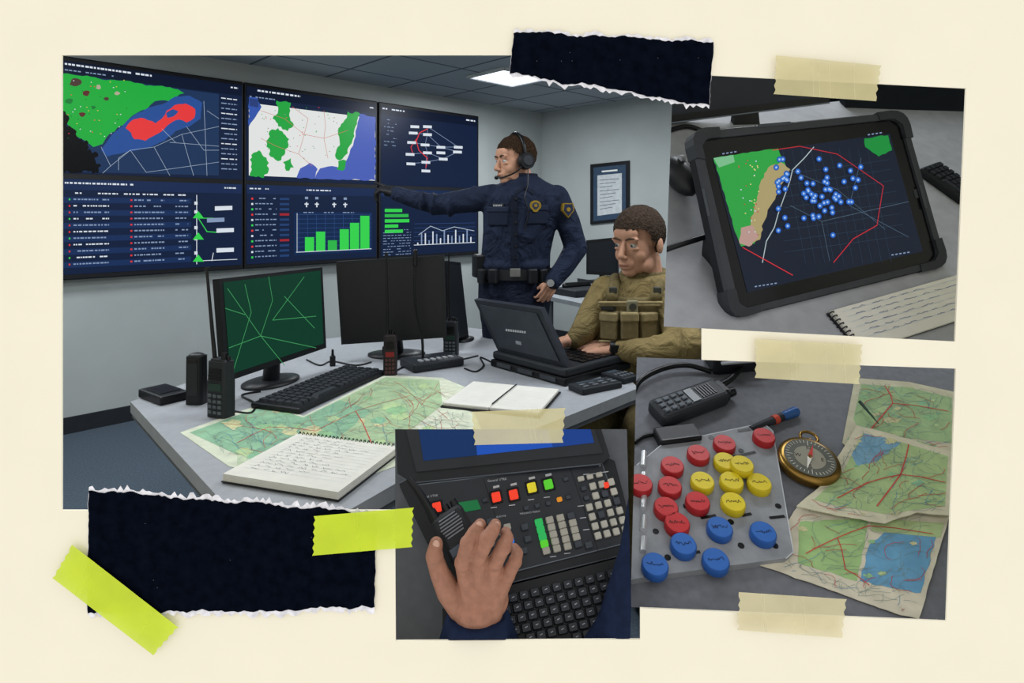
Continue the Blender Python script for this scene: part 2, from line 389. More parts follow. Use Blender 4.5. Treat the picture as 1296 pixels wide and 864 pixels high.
mb.pl(SF,[(251,276),(262,293),(276,294)],1.1,.005,GR2); mb.pl(SF,[(251,276),(270,276)],1,.005,GR2)
mb.pl(SF,[(251,330),(300,328)],.8,.004,W_); mb.pl(SF,[(268,330),(270,320)],.8,.004,W_)
for x,y in ((272,261),(274,289),(274,314),(262,276)):
    mb.pp(SF,[(x,y),(x+22,y-.7),(x+22,y+4.5),(x,y+5.5)],.0055,W_ if y!=276 else LB)
mb.build('node_diagram',sp_)
s2,mb=screen('middle wall display with pale coastal map and rising green bar chart',309.5,478)
dashes(mb,SF,316,380,79,3,W_,.004); dashes(mb,SF,316,350,90,2,LB,.004); dashes(mb,SF,462,473,82,2,W_,.004)
dashes(mb,SF,388,420,231,2.2,W_,.004); dashes(mb,SF,316,340,231,2.2,W_,.004)
for i in range(12):
    y=246+i*8.2; mb.pp(SF,q(318,320.5,y,y+3),.004,[RED,W_,GR2][i%3]); dashes(mb,SF,323,350,y,1.9,LB,.004,.4)
    mb.pp(SF,q(354,366,y-.5,y+3),.004,DKR if i in(3,8) else e('24406e'))
for x in (388,401,423,437):
    mb.pp(SF,q(x-.8,x+.8,252,260),.004,W_); mb.pp(SF,q(x-2.5,x+2.5,254,256),.004,W_); mb.pp(SF,q(x-2,x+2,243,247),.004,LB)
for x in (384,410,434): dashes(mb,SF,x,x+14,268,1.6,LB,.004)
sp_=mb.build('screen_panel',s2)
mb=MB(SF.M)
mb.pp(SF,[(315,ty(315,101)),(475,ty(475,101)),(475,ty(475,212)),(315,ty(315,212))],.003,e('dfe2e0'))
mb.pp(SF,rag([(315,123),(326,124),(331,135),(322,150),(315,160)],1,4),.0045,e('3656a8'))
mb.pp(SF,rag([(455,144),(475,148),(475,228),(398,226),(405,213),(420,210),(432,214),(440,200),(448,178),(452,160)],1,5),.0045,e('4a5fb4'))
mb.pp(SF,rag([(398,226),(375,225),(380,213),(392,206),(402,214)],1,4),.0048,e('4a5fb4'))
for i,g in enumerate(([(350,127),(368,130),(366,146),(372,158),(364,166),(352,160),(345,150),(352,140)],[(341,166),(352,162),(366,176),(360,196),(352,204),(342,198),(338,182)],[(440,141),(456,144),(450,160),(446,178),(440,194),(430,203),(424,196),(430,180),(428,166),(436,152)],[(318,196),(328,190),(338,203),(340,216),(334,225),(317,223)],[(428,204),(438,203),(434,216),(426,214)],[(358,205),(368,200),(372,212),(362,216)])):
    mb.pp(SF,rag(g,1.8,3,i),.0055,e('27a243'))
for l in ([(330,140),(360,150),(385,170),(410,175),(440,165)],[(385,170),(378,195),(395,210)],[(370,135),(390,150),(385,170)],[(410,175),(415,200)],[(330,175),(350,185),(378,195)],[(410,140),(412,160),(410,175)]): mb.pl(SF,l,.5,.0065,e('c46a60'))
for i in range(50):
    x=random.uniform(330,430);y=random.uniform(135,205); mb.pp(SF,[(x,y),(x+1.2,y),(x+1.2,y+.9),(x,y+.9)],.007,random.choice([RED,e('88909a'),e('6f7f60'),e('27a243')]))
mb.pp(SF,[(316,124),(327,126),(327,136),(316,134)],.008,e('2c3f78'))
mb.build('map_graphic',sp_)
mb=MB(SF.M); mb.pp(SF,q(372,471,268,338),.003,e('142a4e'))
for i in range(9): mb.pl(SF,[(375,ty(375,272+i*7.5)),(470,ty(470,272+i*7.5))],.4,.004,e('35528a'))
for i in range(9): mb.pl(SF,[(378+i*11.3,ty(378+i*11.3,272)),(378+i*11.3,ty(378+i*11.3,332))],.4,.004,e('35528a'))
for i,(x,y) in enumerate(((386,300),(400,293),(415,304),(430,290),(443,282),(456,273))):
    b=ty(x,333); mb.pp(SF,[(x,y),(x+11.5,y),(x+11.5,ty(x+11.5,333)),(x,b)],.005,GR2 if i!=2 else GR)
mb.pl(SF,[(375,ty(375,333)),(470,ty(470,333))],.8,.0055,W_); mb.pl(SF,[(376,ty(376,270)),(376,ty(376,333))],.6,.0055,W_)
mb.build('bar_chart',sp_)
s3,mb=screen('right wall display with white network tree diagram, beside the standing officer',479.5,606)
dashes(mb,SF,484,512,80,2.4,W_,.004); dashes(mb,SF,590,602,80,2.4,W_,.004); dashes(mb,SF,484,504,231,2,W_,.004); dashes(mb,SF,590,602,229,2,W_,.004)
for i in range(8): dashes(mb,SF,486,502,100+i*6.6,1.2,LB,.004,.9)
for i in range(10): dashes(mb,SF,485,520,300+i*5,1.1,LB,.004,.5)
sp_=mb.build('screen_panel',s3)
mb=MB(SF.M)
N=[(541,160),(523,168),(541,170),(521,180),(538,183),(558,186),(579,192),(541,193),(519,195),(561,201),(580,186),(539,205),(539,216),(520,207),(558,193),(525,160)]
for a,b in ((0,2),(2,4),(4,5),(5,6),(4,7),(7,9),(3,4),(8,7),(7,11),(11,12),(5,10),(9,6),(13,11),(2,5),(1,2),(0,10),(9,11)): mb.pl(SF,[N[a],N[b]],.6,.003,LB)
mb.pl(SF,[(541,163),(531,168),(527,178),(530,190),(541,200),(539,212)],1.1,.0035,RED); mb.pl(SF,[(527,176),(520,186),(523,196)],.9,.0035,RED)
for x,y in N: mb.pp(SF,[(x-5.5,y-1.6),(x+5.5,y-1.1),(x+5.5,y+2.2),(x-5.5,y+1.8)],.0045,W_)
mb.build('node_diagram',sp_)
mb=MB(SF.M)
for i,w in enumerate((22,30,31,17,23)): mb.pp(SF,q(487,487+w,262+i*9.5,268+i*9.5),.004,GR2 if i!=1 else GR)
for i in range(15):
    x=528+i*4.8; hh=3+abs(math.sin(i*1.1))*14; b=ty(x,330); mb.pp(SF,[(x,b-hh),(x+1.5,b-hh),(x+1.5,b),(x,b)],.005,LB if i%2 else W_)
for i in range(6): mb.pl(SF,[(524,ty(524,290+i*8)),(601,ty(601,290+i*8))],.4,.004,e('35528a'))
mb.pl(SF,[(530,297),(545,286),(560,292),(575,287),(600,292)],.7,.0055,e('b9c7da')); mb.pl(SF,[(524,ty(524,330)),(601,ty(601,330))],.8,.0055,W_)
mb.build('bar_chart',sp_)

# ================= FRAME ON WALL
FF=Fr(cor-wu*.02,cor-wu*.02+wn,cor-wu*.02+V((0,0,1)))
t=thing('wall_frame','black framed certificate with blue header hanging on the right wall','picture frame',at(FF,771,283))
fp=[(747,208),(796,203),(796,279),(747,284)]; ip=[(751,212),(792,208),(792,275.5),(751,280)]
mb=MB(FF.M); mb.pprism(FF,fp,-.018,.0,BLK); mb.build('frame',t)
mb=MB(FF.M); mb.pp(FF,ip,.002,m('33475e',.5)); mb.pp(FF,[(756,222),(787,219),(787,269),(756,273)],.004,m('c2c8cb',.6))
mb.pl(FF,[(762,217),(781,215.3)],2,.005,WH)
for i in range(9): mb.pl(FF,[(759,228+i*4.6),(783-(i%3)*4,226+i*4.5)],.8,.005,m('6a7076'))
mb.build('certificate_sheet',t)

def clight(x,y,label,pw=26,sx=1.1,sy=.55):
    T=Matrix.Translation((x,y,CH-.002))@Matrix.Rotation(rot,4,'Z'); t=thing('ceiling_light',label,'ceiling light',T,'recessed ceiling light panels')
    mb=MB(T)
    for c,s_ in (((0,sy/2,-.008),(sx,.03,.018)),((0,-sy/2,-.008),(sx,.03,.018)),((sx/2,0,-.008),(.03,sy,.018)),((-sx/2,0,-.008),(.03,sy,.018))): mb.box(c,s_,m('c6cacc'))
    mb.build('light_frame',t)
    mb=MB(T); mb.box((0,0,-.004),(sx-.03,sy-.03,.006),e('eef4ff',2.5)); mb.build('diffuser',t)
    l=bpy.data.lights.new('panel_light','AREA'); l.shape='RECTANGLE'; l.size=sx*.9; l.size_y=sy*.9; l.energy=pw; l.color=(.93,.97,1)
    lo=bpy.data.objects.new('panel_light',l); col.objects.link(lo); lo.matrix_world=T@Matrix.Translation((0,0,-.03))
clight(-.03,4.95,'lit rectangular ceiling panel above the officer',40,.5,.42)
clight(-1.1,2.3,'added fill light panel over the left end of the desk, out of view',19)  # unseen panel added as front fill for the desk
clight(.9,2.2,'added fill light panel over the seated man, out of view',24)  # another unseen panel, added to fill the figures from the front
clight(2.4,3.2,'added light panel near the right wall, out of view',26)  # unseen panel added to brighten the right side of the room
clight(-2.4,2.6,'added light panel in front of the wall displays, out of view',26)  # unseen panel added to brighten the screen wall side

# ================= DESK
DK=Fr(V((0,2,.75)),V((1,2,.75)),V((0,3,.75)))
deskp=[(165,508),(300,655),(425,655),(500,612),(808,491),(786,468),(690,426),(565,411),(400,430)]
t=thing('desk','large pale grey corner desk carrying the radios, maps and computers','desk',Matrix.Translation((0,2,0)))
mb=MB(DK.M); mb.pprism(DK,deskp,-.035,0,m('95989d',.55,noise=.05,scale=40),at=0); mb.build('desktop',t)
lp=[DK.l(x,y) for x,y in deskp]; cxm=sum(p.x for p in lp)/len(lp); cym=sum(p.y for p in lp)/len(lp)
mb=MB(DK.M); mb.prism([(p.x*.995+cxm*.005,p.y*.995+cym*.005) for p in lp],-.05,-.0355,m('5a5d62')); mb.build('edge_trim',t)
for x,y in ((230,520),(440,600),(760,480),(420,445)):
    p=DK.l(x,y); mb=MB(DK.M); c=(p.x*.9+cxm*.1,p.y*.9+cym*.1); mb.cone((c[0],c[1],-.75),(c[0],c[1],-.045),.025,.025,m('3a3d42',.4,.6)); mb.build('leg',t)

def keyboard(name,label,T,w,l,rows=5,cols=15,hh=.022,clipk=None,frm=BLK,km=BLK2,group=None):
    t=thing(name,label,'keyboard',T,group)
    mb=MB(T); mb.box((w/2,l/2,hh/2),(w,l,hh),frm,.006); mb.build('keyboard_base',t)
    first=None; kw=(w*.94)/cols; kl=(l*.86)/rows
    for r in range(rows):
        c=0
        while c<cols:
            span=1
            if r==0 and c==3: span=5 if cols>11 else 4
            x=w*.03+kw*(c+span/2); y=l*.07+kl*(r+.5)
            pxx=px(T@V((x,y,hh)))
            if clipk is None or inside(clipk,*pxx):
                if span>1 or first is None:
                    M2=T@Matrix.Translation((x,y,hh)); mb=MB(M2)
                    sx=kw*span*.86
                    mb.prism(rr(-sx/2,-kl*.43,sx/2,kl*.43,kw*.1,2),-.001,kl*.28,km,.82)
                    me=bpy.data.meshes.new('key'); me.from_pydata([M2.inverted()@v for v in mb.v],[],mb.f); me.materials.append(km)
                    o=bpy.data.objects.new('key',me); col.objects.link(o); o.parent=t; o.location=(x,y,hh)
                    if span==1: first=o
                else:
                    o=first.copy(); col.objects.link(o); o.location=(x,y,hh)
            c+=span
    return t
T,w,l=fit(DK,(378,525),(488,474),(333,510))
keyboard('keyboard','black full size keyboard lying on the desk in front of the green screen',T,w,l,5,17,.018,km=m('2d3036',.5))

def monitor(label,quad,ds,base,scr,graphic=None,bw=.13,group='desktop monitors'):
    (tl,tr,br,bl)=quad; f=Fr(P(*bl,ds[0]),P(*br,ds[1]),P(*tl,ds[2]))
    bp=DK.w(*base); T=Matrix.Translation(bp)@Matrix.Rotation(math.atan2(f.M[1][0],f.M[0][0]),4,'Z')
    t=thing('monitor',label,'monitor',T,group)
    pts=[f.l(x,y,0) for x,y in quad]
    mb=MB(f.M); mb.prism([(p.x,p.y) for p in pts],-.03,0,BLK)
    c=[sum(p[i] for p in pts)/4 for i in range(2)]
    mb.prism([(c[0]+(p.x-c[0])*.7,c[1]+(p.y-c[1])*.7) for p in pts],-.045,-.03,BLK2)
    mb.build('bezel',t)
    ins=[(c[0]+(p.x-c[0])*.94,c[1]+(p.y-c[1])*.9+.004) for p in pts]
    mb=MB(f.M); mb.face(ins,.0015,scr)
    if graphic: graphic(mb,f)
    mb.build('screen_panel',t)
    low=min(p.y for p in pts); top=f.M@V((c[0],low*.7+c[1]*.3,-.04)); foot=V((bp.x,bp.y,.762))
    mb=MB(); mb.cone(foot,top,.030,.024,BLK,20); mb.build('stand_neck',t)
    mb=MB(T); mb.loft([((0,0,0),bw,bw*.72),((0,0,.008),bw,bw*.72),((0,0,.014),bw*.6,bw*.4)],BLK,32); mb.build('stand_base',t)
    return t
def gg(mb,f):
    g=e('3f8f58')
    for l in ([(288,365),(330,425),(345,380),(340,350)],[(330,425),(290,440)],[(330,425),(360,462)],[(345,405),(400,400)],[(345,405),(385,350)],[(330,425),(400,440)],[(285,390),(310,398)],[(360,375),(398,415)],[(310,360),(318,395),(295,470)]): mb.pl(f,l,.9,.003,g)
monitor('desk monitor with dark green map screen, left on the desk',[(277,353),(408,338),(413,440),(287,483)],(1.93,2.33,1.94),(343,484),e('103a2a'),gg,.11)
monitor('switched-off black monitor in the middle of the desk, behind the red-lit radio',[(425,331),(562,323),(565,427),(432,436)],(2.46,2.48,2.46),(502,449),m('17161a',.4),None,.12)
monitor('monitor turned nearly edge-on behind the microphone on the desk',[(566,330),(583,332),(593,424),(569,431)],(2.66,2.9,2.67),(586,430),m('1f2328',.3),None,.07)

def radio(label,T,w,d,h,ant,k=None,scr='1f3a33',body=BLK2,antr=.006,name='handheld_radio',group='handheld radios'):
    t=thing(name,label,'radio',T,group)
    mb=MB(T)
    pts=rr(-w/2,-d/2,w/2,d/2,min(w,d)*.25,3)
    mb.prism(pts,0,h*.62,body,1.0); mb.prism([(x*.96,y*.96) for x,y in pts],h*.62,h*.96,body,.95); mb.prism([(x*.8,y*.8) for x,y in pts],h*.96,h,body,.9)
    mb.build('radio_body',t)
    mb=MB(T); a=[V(p) for p in ant]; mb.cone(a[0],a[0]+(a[1]-a[0])*.15,antr*1.9,antr*1.5,BLK3,10); mb.tube(a,[antr,antr*.6],BLK3,8); mb.cone(a[-1],a[-1]+V((0,0,.012)),antr,antr*.9,BLK3,10); mb.build('antenna',t)
    mb=MB(T); mb.cone((w*.18,0,h*.98),(w*.18,0,h*1.1),w*.14,w*.12,BLK3,12); mb.build('knob',t)
    mb=MB(T); mb.cone((w*.38,0,h*.98),(w*.38,0,h*1.05),w*.08,w*.07,BLK3,10); mb.build('knob',t)
    mb=MB(T)
    for i in range(6): mb.box((0,-d/2,h*(.66+i*.035)),(w*.6,.004,h*.014),BLK3)
    mb.build('speaker_grille',t)
    mb=MB(T); mb.box((0,-d/2-.0005,h*.53),(w*.62,.003,h*.12),m(scr,.3)); mb.build('display',t)
    for r in range(4):
        for c in range(3):
            mb=MB(T); mb.box(((c-1)*w*.24,-d/2-.002,h*(.1+r*.095)),(w*.17,.005,h*.055),m('555b61' if k is None else k,.5),.001); mb.build('button',t)
    mb=MB(T); mb.box((-w/2-.001,0,h*.6),(.005,d*.5,h*.2),BLK3,.001); mb.build('push_to_talk_switch',t)
    return t
def T_desk(x,y,rz=0): return Matrix.Translation(DK.w(x,y))@Matrix.Rotation(rz,4,'Z')
T=T_desk(280,526,-.35); radio('handheld radio with keypad and long antenna, nearest on the left of the desk',T,.074,.045,.17,[(-.022,0,.15),(-.038,0,.28),(-.055,0,.425)],antr=.0065)
T=T_desk(249,510,-.1); t=thing('handset','plain tall black handset upright left of the long-antenna radio','handset',T)
mb=MB(T); mb.prism(rr(-.028,-.022,.028,.022,.012,3),0,.15,BLK,.96); mb.ell((0,0,.148),(.027,.021,.012),BLK); mb.build('handset_body',t)
mb=MB(T); mb.box((0,-.0225,.08),(.034,.004,.1),BLK2,.001); mb.build('belt_clip',t)
mb=MB(T); mb.box((0,-.0215,.135),(.03,.004,.016),BLK3,.001); mb.build('earpiece',t)
T,w,l=fit(DK,(203,514),(240,505),(196,498)); t=thing('charging_dock','low black charging dock box at the left corner of the desk','charger',T)
mb=MB(T); mb.box((w/2,l/2,.014),(w,l,.028),BLK,.006); mb.build('dock_body',t); mb=MB(T); mb.box((w/2,l/2,.0285),(w*.7,l*.6,.004),BLK3,.001); mb.build('dock_slot',t)
T=T_desk(494,474,.1); radio('slim handheld radio with red display standing before the black monitor',T,.05,.04,.15,[(-.01,0,.14),(-.012,0,.3),(-.015,0,.44)],scr='8a2326',k='5a3436',antr=.006,body=m('2a2226',.5))
T=T_desk(571,449,-.1); radio('handheld radio with keypad standing behind the base microphone',T,.062,.045,.145,[(-.008,0,.13),(-.01,0,.3),(-.01,0,.42)],antr=.005)
T,w,l=fit(DK,(524,473),(588,463),(520,461)); t=thing('desk_microphone','gooseneck microphone on a low button base between two radios','microphone',T)
mb=MB(T); mb.box((w/2,l/2,.017),(w,l,.034),BLK2,.008); bs=mb.build('microphone_base',t)
mb=MB(T); mb.tube([(w*.35,l*.6,.03),(w*.33,l*.6,.12),(w*.2,l*.6,.25),(w*.2,l*.6,.42)],.0055,BLK3); mb.build('gooseneck',t)
mb=MB(T); mb.cap([(w*.2,l*.6,.40),(w*.2,l*.6,.45)],[.010,.009],BLK3); mb.build('microphone_head',t)
for i in range(6): mb=MB(T); mb.box((w*(.2+.12*i),l*.25,.036),(w*.07,l*.2,.006),GREY,.001); mb.build('button',bs)
# laptop
T,w,l=fit(DK,(623,463),(716,489),(700,438))
t=thing('laptop','rugged black laptop on a dock in front of the seated man','laptop',T)
L_=min(l,.36)
mb=MB(T); mb.box((w/2,L_/2,.014),(w*1.02,L_*1.04,.028),BLK3,.006)
db=mb.build('dock_base',t)
mb=MB(T); mb.box((w/2,L_/2,.044),(w,L_,.03),BLK2,.008); lbz=mb.build('laptop_base',t)
for i in range(3): mb=MB(T); mb.box((w*(.2+.3*i),-.008,.016),(w*.2,.006,.014),m('3b3f45')); mb.build('port_cover',db)
hA=T@V((0.01,.02,.06)); hB=T@V((w-.01,.02,.06))
lf=Fr(hA,hB,hA+V((0,0,.3))+(T.to_3x3()@V((0,-.07,0))))
lidp=[lf.l(622,443),lf.l(600,379),lf.l(684,391),lf.l(699,447)]
u0=lf.l(*px(hA));u1=lf.l(*px(hB))
lq=[(u0.x,u0.y),(u1.x,u1.y),(lidp[2].x,lidp[2].y),(lidp[1].x,lidp[1].y)]
cc=(sum(p[0] for p in lq)/4,sum(p[1] for p in lq)/4)
mb=MB(lf.M); mb.prism(lq,-.022,0,m('2b2f37',.4))
mb.prism([(cc[0]+(p[0]-cc[0])*.86,cc[1]+(p[1]-cc[1])*.82) for p in lq],0,.005,m('363b44',.4)); ld=mb.build('laptop_lid',t)
mb=MB(lf.M)
for i in range(9): x=640+i*2.9; mb.pp(lf,[(x,416+i*.35),(x+2.1,416.2+i*.35),(x+2.1,419+i*.35),(x,418.8+i*.35)],.0062,m('b4b8bc'))
mb.box((cc[0],cc[1]-.045,.006),(.03,.012,.002),m('8a9098')); mb.build('lid_marking',ld)
mb=MB(lf.M); mb.face([(cc[0]+(p[0]-cc[0])*.88,cc[1]+(p[1]-cc[1])*.85) for p in lq],-.0235,e('3a5378')); mb.build('laptop_screen',ld)
for r in range(5):
    for c in range(12):
        mb=MB(T); mb.box((w*(.08+.076*c),L_*(.35+.11*r),.061),(w*.062,L_*.085,.006),BLK3,.001); mb.build('key',lbz)
def device(label,a,b,c,h=.022,n=8):
    T,w,l=fit(DK,a,b,c); t=thing('button_terminal',label,'phone device',T)
    mb=MB(T); mb.box((w/2,l/2,h/2),(w,l,h),BLK2,.005); bd=mb.build('terminal_body',t)
    mb=MB(T); mb.box((w*.5,l*.8,h),(w*.7,l*.2,.003),m('39424a',.3),.001); mb.build('display',t)
    for i in range(n): mb=MB(T); mb.box((w*(.15+.7*(i%4)/3),l*(.2+.25*(i//4)),h+.002),(w*.13,l*.13,.005),m('565b62'),.001); mb.build('button',bd)
device('small black button pad lying in front of the laptop',(738,501),(788,491),(730,491))
device('black button pad at the right end of the desk beside the laptop',(790,487),(808,482),(778,474))
T=T_desk(421,463,.3); t=thing('small_transceiver','small upright black adapter behind the keyboard','adapter',T)
mb=MB(T); mb.box((0,0,.02),(.022,.02,.04),BLK,.004); mb.build('adapter_body',t); mb=MB(T); mb.cone((0,0,.04),(0,0,.065),.006,.004,BLK3,10); mb.build('plug_tip',t)
def cable(label,pts,r=.0032,name='cable',fr=DK,mt=BLK3):
    mb=MB(); mb.tube([fr.w(x,y,r+h) for x,y,h in pts],r,mt,8,8); o=mb.build(name,None,Matrix.Translation(fr.w(pts[0][0],pts[0][1])))
    return tag(o,label,'cable')
cable('black cable looping from the left dock toward the green monitor',[(296,520,0),(318,522,0),(322,510,0),(306,500,0),(330,495,0)])
cable('black cable curving behind the keyboard to the adapter',[(388,455,0),(405,462,0),(420,457,0),(450,462,0),(470,458,0)])
cable('black cable coiled beside the base microphone',[(500,470,0),(515,462,0),(535,457,0),(560,452,0),(580,455,0),(605,450,0)])
cable('thin black cable running between microphone base and laptop dock',[(588,466,0),(602,470,0),(612,462,0),(608,452,0),(622,458,0)])
def plines(mb,f,poly,h,mt,n,w,seed,step=14,iso=.8):
    rnd=random.Random(seed); xs=[p[0] for p in poly]; ys=[p[1] for p in poly]
    for i in range(n):
        for _ in range(30):
            x=rnd.uniform(min(xs),max(xs));y=rnd.uniform(min(ys),max(ys))
            if inside(poly,x,y): break
        a=rnd.uniform(0,6.28); pts=[(x,y)]
        for k in range(rnd.randint(4,11)):
            a+=rnd.uniform(-.6,.6); nx=x+step*.6*math.cos(a); ny=y+step*.6*iso*math.sin(a)*.7
            if not inside(poly,nx,ny): break
            x,y=nx,ny; pts.append((x,y))
        if len(pts)>1: mb.pl(f,pts,w,h,mt)
def blobs(mb,f,poly,h,mts,n,rad,seed):
    rnd=random.Random(seed); xs=[p[0] for p in poly]; ys=[p[1] for p in poly]
    for i in range(n):
        x=rnd.uniform(min(xs),max(xs));y=rnd.uniform(min(ys),max(ys)); r=rnd.uniform(.3,1)*rad
        b=[(x+r*1.4*math.cos(t)*rnd.uniform(.5,1.1),y+r*.65*math.sin(t)*rnd.uniform(.5,1.1)) for t in [k*.35 for k in range(18)]]
        if all(inside(poly,*p) for p in b): mb.pp(f,b,h+i*.000004,mts[i%len(mts)])
def mapsheet(label,f,poly,regions,seed,roads,th=.0012,h=0,base='d9dcc6',n1=30,bl=22,lw=.45,cat='map',step=14,rad=13):
    cx=sum(p[0] for p in poly)/len(poly); cy=sum(p[1] for p in poly)/len(poly)
    T=at(f,cx,cy,h); t=thing('paper_map',label,cat,T)
    mb=MB(f.M); mb.pprism(f,poly,h,h+th,m(base,.85,spec=.1)); mp_=mb.build('map_paper',t)
    mb=MB(f.M); z=h+th+.0003
    for i,(pg,c) in enumerate(regions): mb.pp(f,pg,z+i*.00005,m(c,.85,spec=.1))
    inner=[(cx+(x-cx)*.93,cy+(y-cy)*.93) for x,y in poly]
    blobs(mb,f,inner,z+.0004,[m('8fb889',.85,spec=.1),m('abc18f',.85,spec=.1),m('84b08d',.85,spec=.1),m('c0be92',.85,spec=.1)],bl,rad,seed)
    plines(mb,f,inner,z+.0007,m('7a8d86'),n1*4,lw*.7,seed+1,step)
    plines(mb,f,inner,z+.0008,m('5088a5'),n1//2,lw*.8,seed+5,step)
    plines(mb,f,inner,z+.0009,m('b84a48'),int(n1*.9),lw,seed+2,step)
    for i,rd in enumerate(roads):
        mb.pl(f,[rd[0]]+[p for a,b in zip(rd[:-1],rd[1:]) for p in ((a[0]*.6+b[0]*.4+1.2,a[1]*.6+b[1]*.4-1.2),b)],lw*2.0,z+.001,m('c23a37'))
    mb.build('map_print',mp_); return t
mp=[(228,547),(336,509),(352,516),(384,526),(430,503),(488,474),(560,478),(600,494),(566,512),(600,522),(610,545),(500,590),(452,606),(400,612),(290,590)]
mapsheet('large unfolded green road map spread over the desk under the notebooks',DK,mp,[([(240,547),(335,513),(384,528),(430,506),(470,520),(420,560),(300,575)],'86ad8e'),([(430,506),(488,477),(556,481),(560,512),(500,560),(440,580),(420,560),(470,520)],'9fb690'),([(300,575),(420,562),(440,582),(400,606),(300,590)],'b3c0a2')],11,[[(300,560),(340,540),(400,545),(450,520),(520,500)],[(450,520),(470,560),(500,575)]],n1=56,bl=80,base='c6cbb6',lw=.5)
def notebook(label,f,a,b,c,th=.02,lines=9,seed=3,ink='4a4f5c',rings=18,spiralside='left',h0=0):
    T,w,l=fit(f,a,b,c,h0); t=thing('notebook',label,'notebook',T)
    mb=MB(T); mb.box((w/2,l/2,.0015),(w*1.02,l*1.02,.003),BLK,.001); mb.build('back_cover',t)
    mb=MB(T); n=5
    for i in range(n): mb.box((w/2+(i%2)*.0006,l/2,.003+th/n*(i+.5)),(w,l,th/n*.92),m('d2d0c6',.85,noise=.04,spec=.1))
    pb_=mb.build('page_block',t)
    top=.003+th+.0004; rnd=random.Random(seed); mb=MB(T)
    for i in range(lines):
        y=l*(.9-.8*i/lines); mb.line([(w*.06,y),(w*.94,y)],.0006,top,m('a9bccb')); x=w*.12
        end=w*rnd.uniform(.5,.9)
        while x<end:
            ww=rnd.uniform(.008,.022)*w/.2; pts=[]; k=0
            while k<ww: pts.append((x+k,y+l*.012+rnd.uniform(-1,1)*l*.018)); k+=ww/6
            mb.line(pts,.0008,top+.0004,m(ink)); x+=ww+.006*w/.2
    mb.build('handwriting',pb_)
    mb=MB(T)
    for i in range(rings):
        k=(i+.5)/rings
        if spiralside=='left': c_=V((0,l*k,(th+.003)/2)); pl_=[c_+V((math.cos(q_)*(.006),0,math.sin(q_)*(th/2+.006))) for q_ in [j*.628 for j in range(11)]]
        else: c_=V((w*k,l,(th+.003)/2)); pl_=[c_+V((0,math.cos(q_)*.006,math.sin(q_)*(th/2+.006))) for q_ in [j*.628 for j in range(11)]]
        mb.tube(pl_,.0013,m('24262b',.4,.3),5,1)
    mb.build('spiral_binding',t)
    return t
notebook('spiral notebook with handwritten pages lying open nearest at the front of the desk',DK,(282,610),(428,634),(345,553),.016,lines=13,spiralside='back',h0=.002,rings=26)
T,w,l=fit(DK,(560,515),(682,528),(585,486),.0015); t=thing('open_notebook','small open notebook with white blank pages between map and laptop','notebook',T)
mb=MB(T); mb.box((w/2,l/2,.002),(w*1.03,l*1.05,.004),BLK,.001); mb.build('cover',t)
for s_ in (0,1):
    mb=MB(T); mb.box((w*(.25+.5*s_),l/2,.009),(w*.495,l,.011),m('d4d2ca',.85,noise=.03,spec=.1),.003)
    for i in range(7): mb.line([(w*(.05+.5*s_),l*(.15+.1*i)),(w*(.44+.5*s_),l*(.15+.1*i))],.0007,.0149,m('a7b2bb'))
    mb.build('page_block',t)
mb=MB(T); mb.cone((w*.52,l*.98,.018),(w*.5,l*.1,.018),.002,.002,m('2c2f36')); tag(mb.build('pen',None,T),'thin dark pen lying in the fold of the small open notebook','pen')

# ================= BACK DESK
DK2=Fr(V((0,4,.74)),V((1,4,.74)),V((0,5,.74)))
t=thing('side_desk','grey side desk against the right wall behind the seated man','desk',Matrix.Translation((.5,4,0)))
sd=[(690,374),(775,392),(850,372),(850,356),(740,354),(697,362)]
mb=MB(DK2.M); mb.pprism(DK2,sd,-.03,0,m('8f9499',.6)); mb.build('desktop',t)
for x,y in ((697,374),(770,388),(740,357)): p=DK2.l(x,y); mb=MB(DK2.M); mb.cone((p.x,p.y,-.74),(p.x,p.y,-.03),.02,.02,m('4a4f55')); mb.build('leg',t)
f=Fr(P(742,347,4.3),P(782,349,4.2),P(742,303,4.3)); t=thing('monitor','small dark monitor on the side desk behind the seated man','monitor',Matrix.Translation(P(762,357,4.28)))
mb=MB(f.M); mb.pprism(f,[(742,304),(782,300),(782,349),(742,347)],-.03,0,BLK); mb.build('bezel',t)
mb=MB(f.M); mb.pp(f,[(745,308),(780,304),(780,345),(745,343)],.002,m('1b222b',.3)); mb.build('screen_panel',t)
mb=MB(); b=P(762,350,4.3); mb.cone(V((b.x,b.y,.74)),b+V((0,0,.05)),.02,.02,BLK); mb.loft([((b.x,b.y,.74),.1,.08),((b.x,b.y,.755),.09,.07)],BLK); mb.build('stand_base',t)
T,w,l=fit(DK2,(700,372),(728,377),(712,362))
t=thing('desk_phone','dark desk phone on the side desk behind the officer','phone',T); mb=MB(T); mb.box((w/2,l/2,.025),(w,l,.05),BLK2,.008); mb.build('phone_base',t)
mb=MB(T); mb.cap([(w*.2,l*.2,.06),(w*.2,l*.8,.06)],[.025,.025],BLK3); mb.build('phone_handset',t)
T,w,l=fit(DK2,(731,366),(756,370),(737,360)); t=thing('paper_tray','dark paper tray on the side desk beside the small monitor','tray',T)
for i in range(2): mb=MB(T); mb.box((w/2,l/2,.02+.045*i),(w,l,.008),BLK2); mb.box((w/2,0,.03+.045*i),(w,.006,.025),BLK2); mb.build('tray_shelf',t)

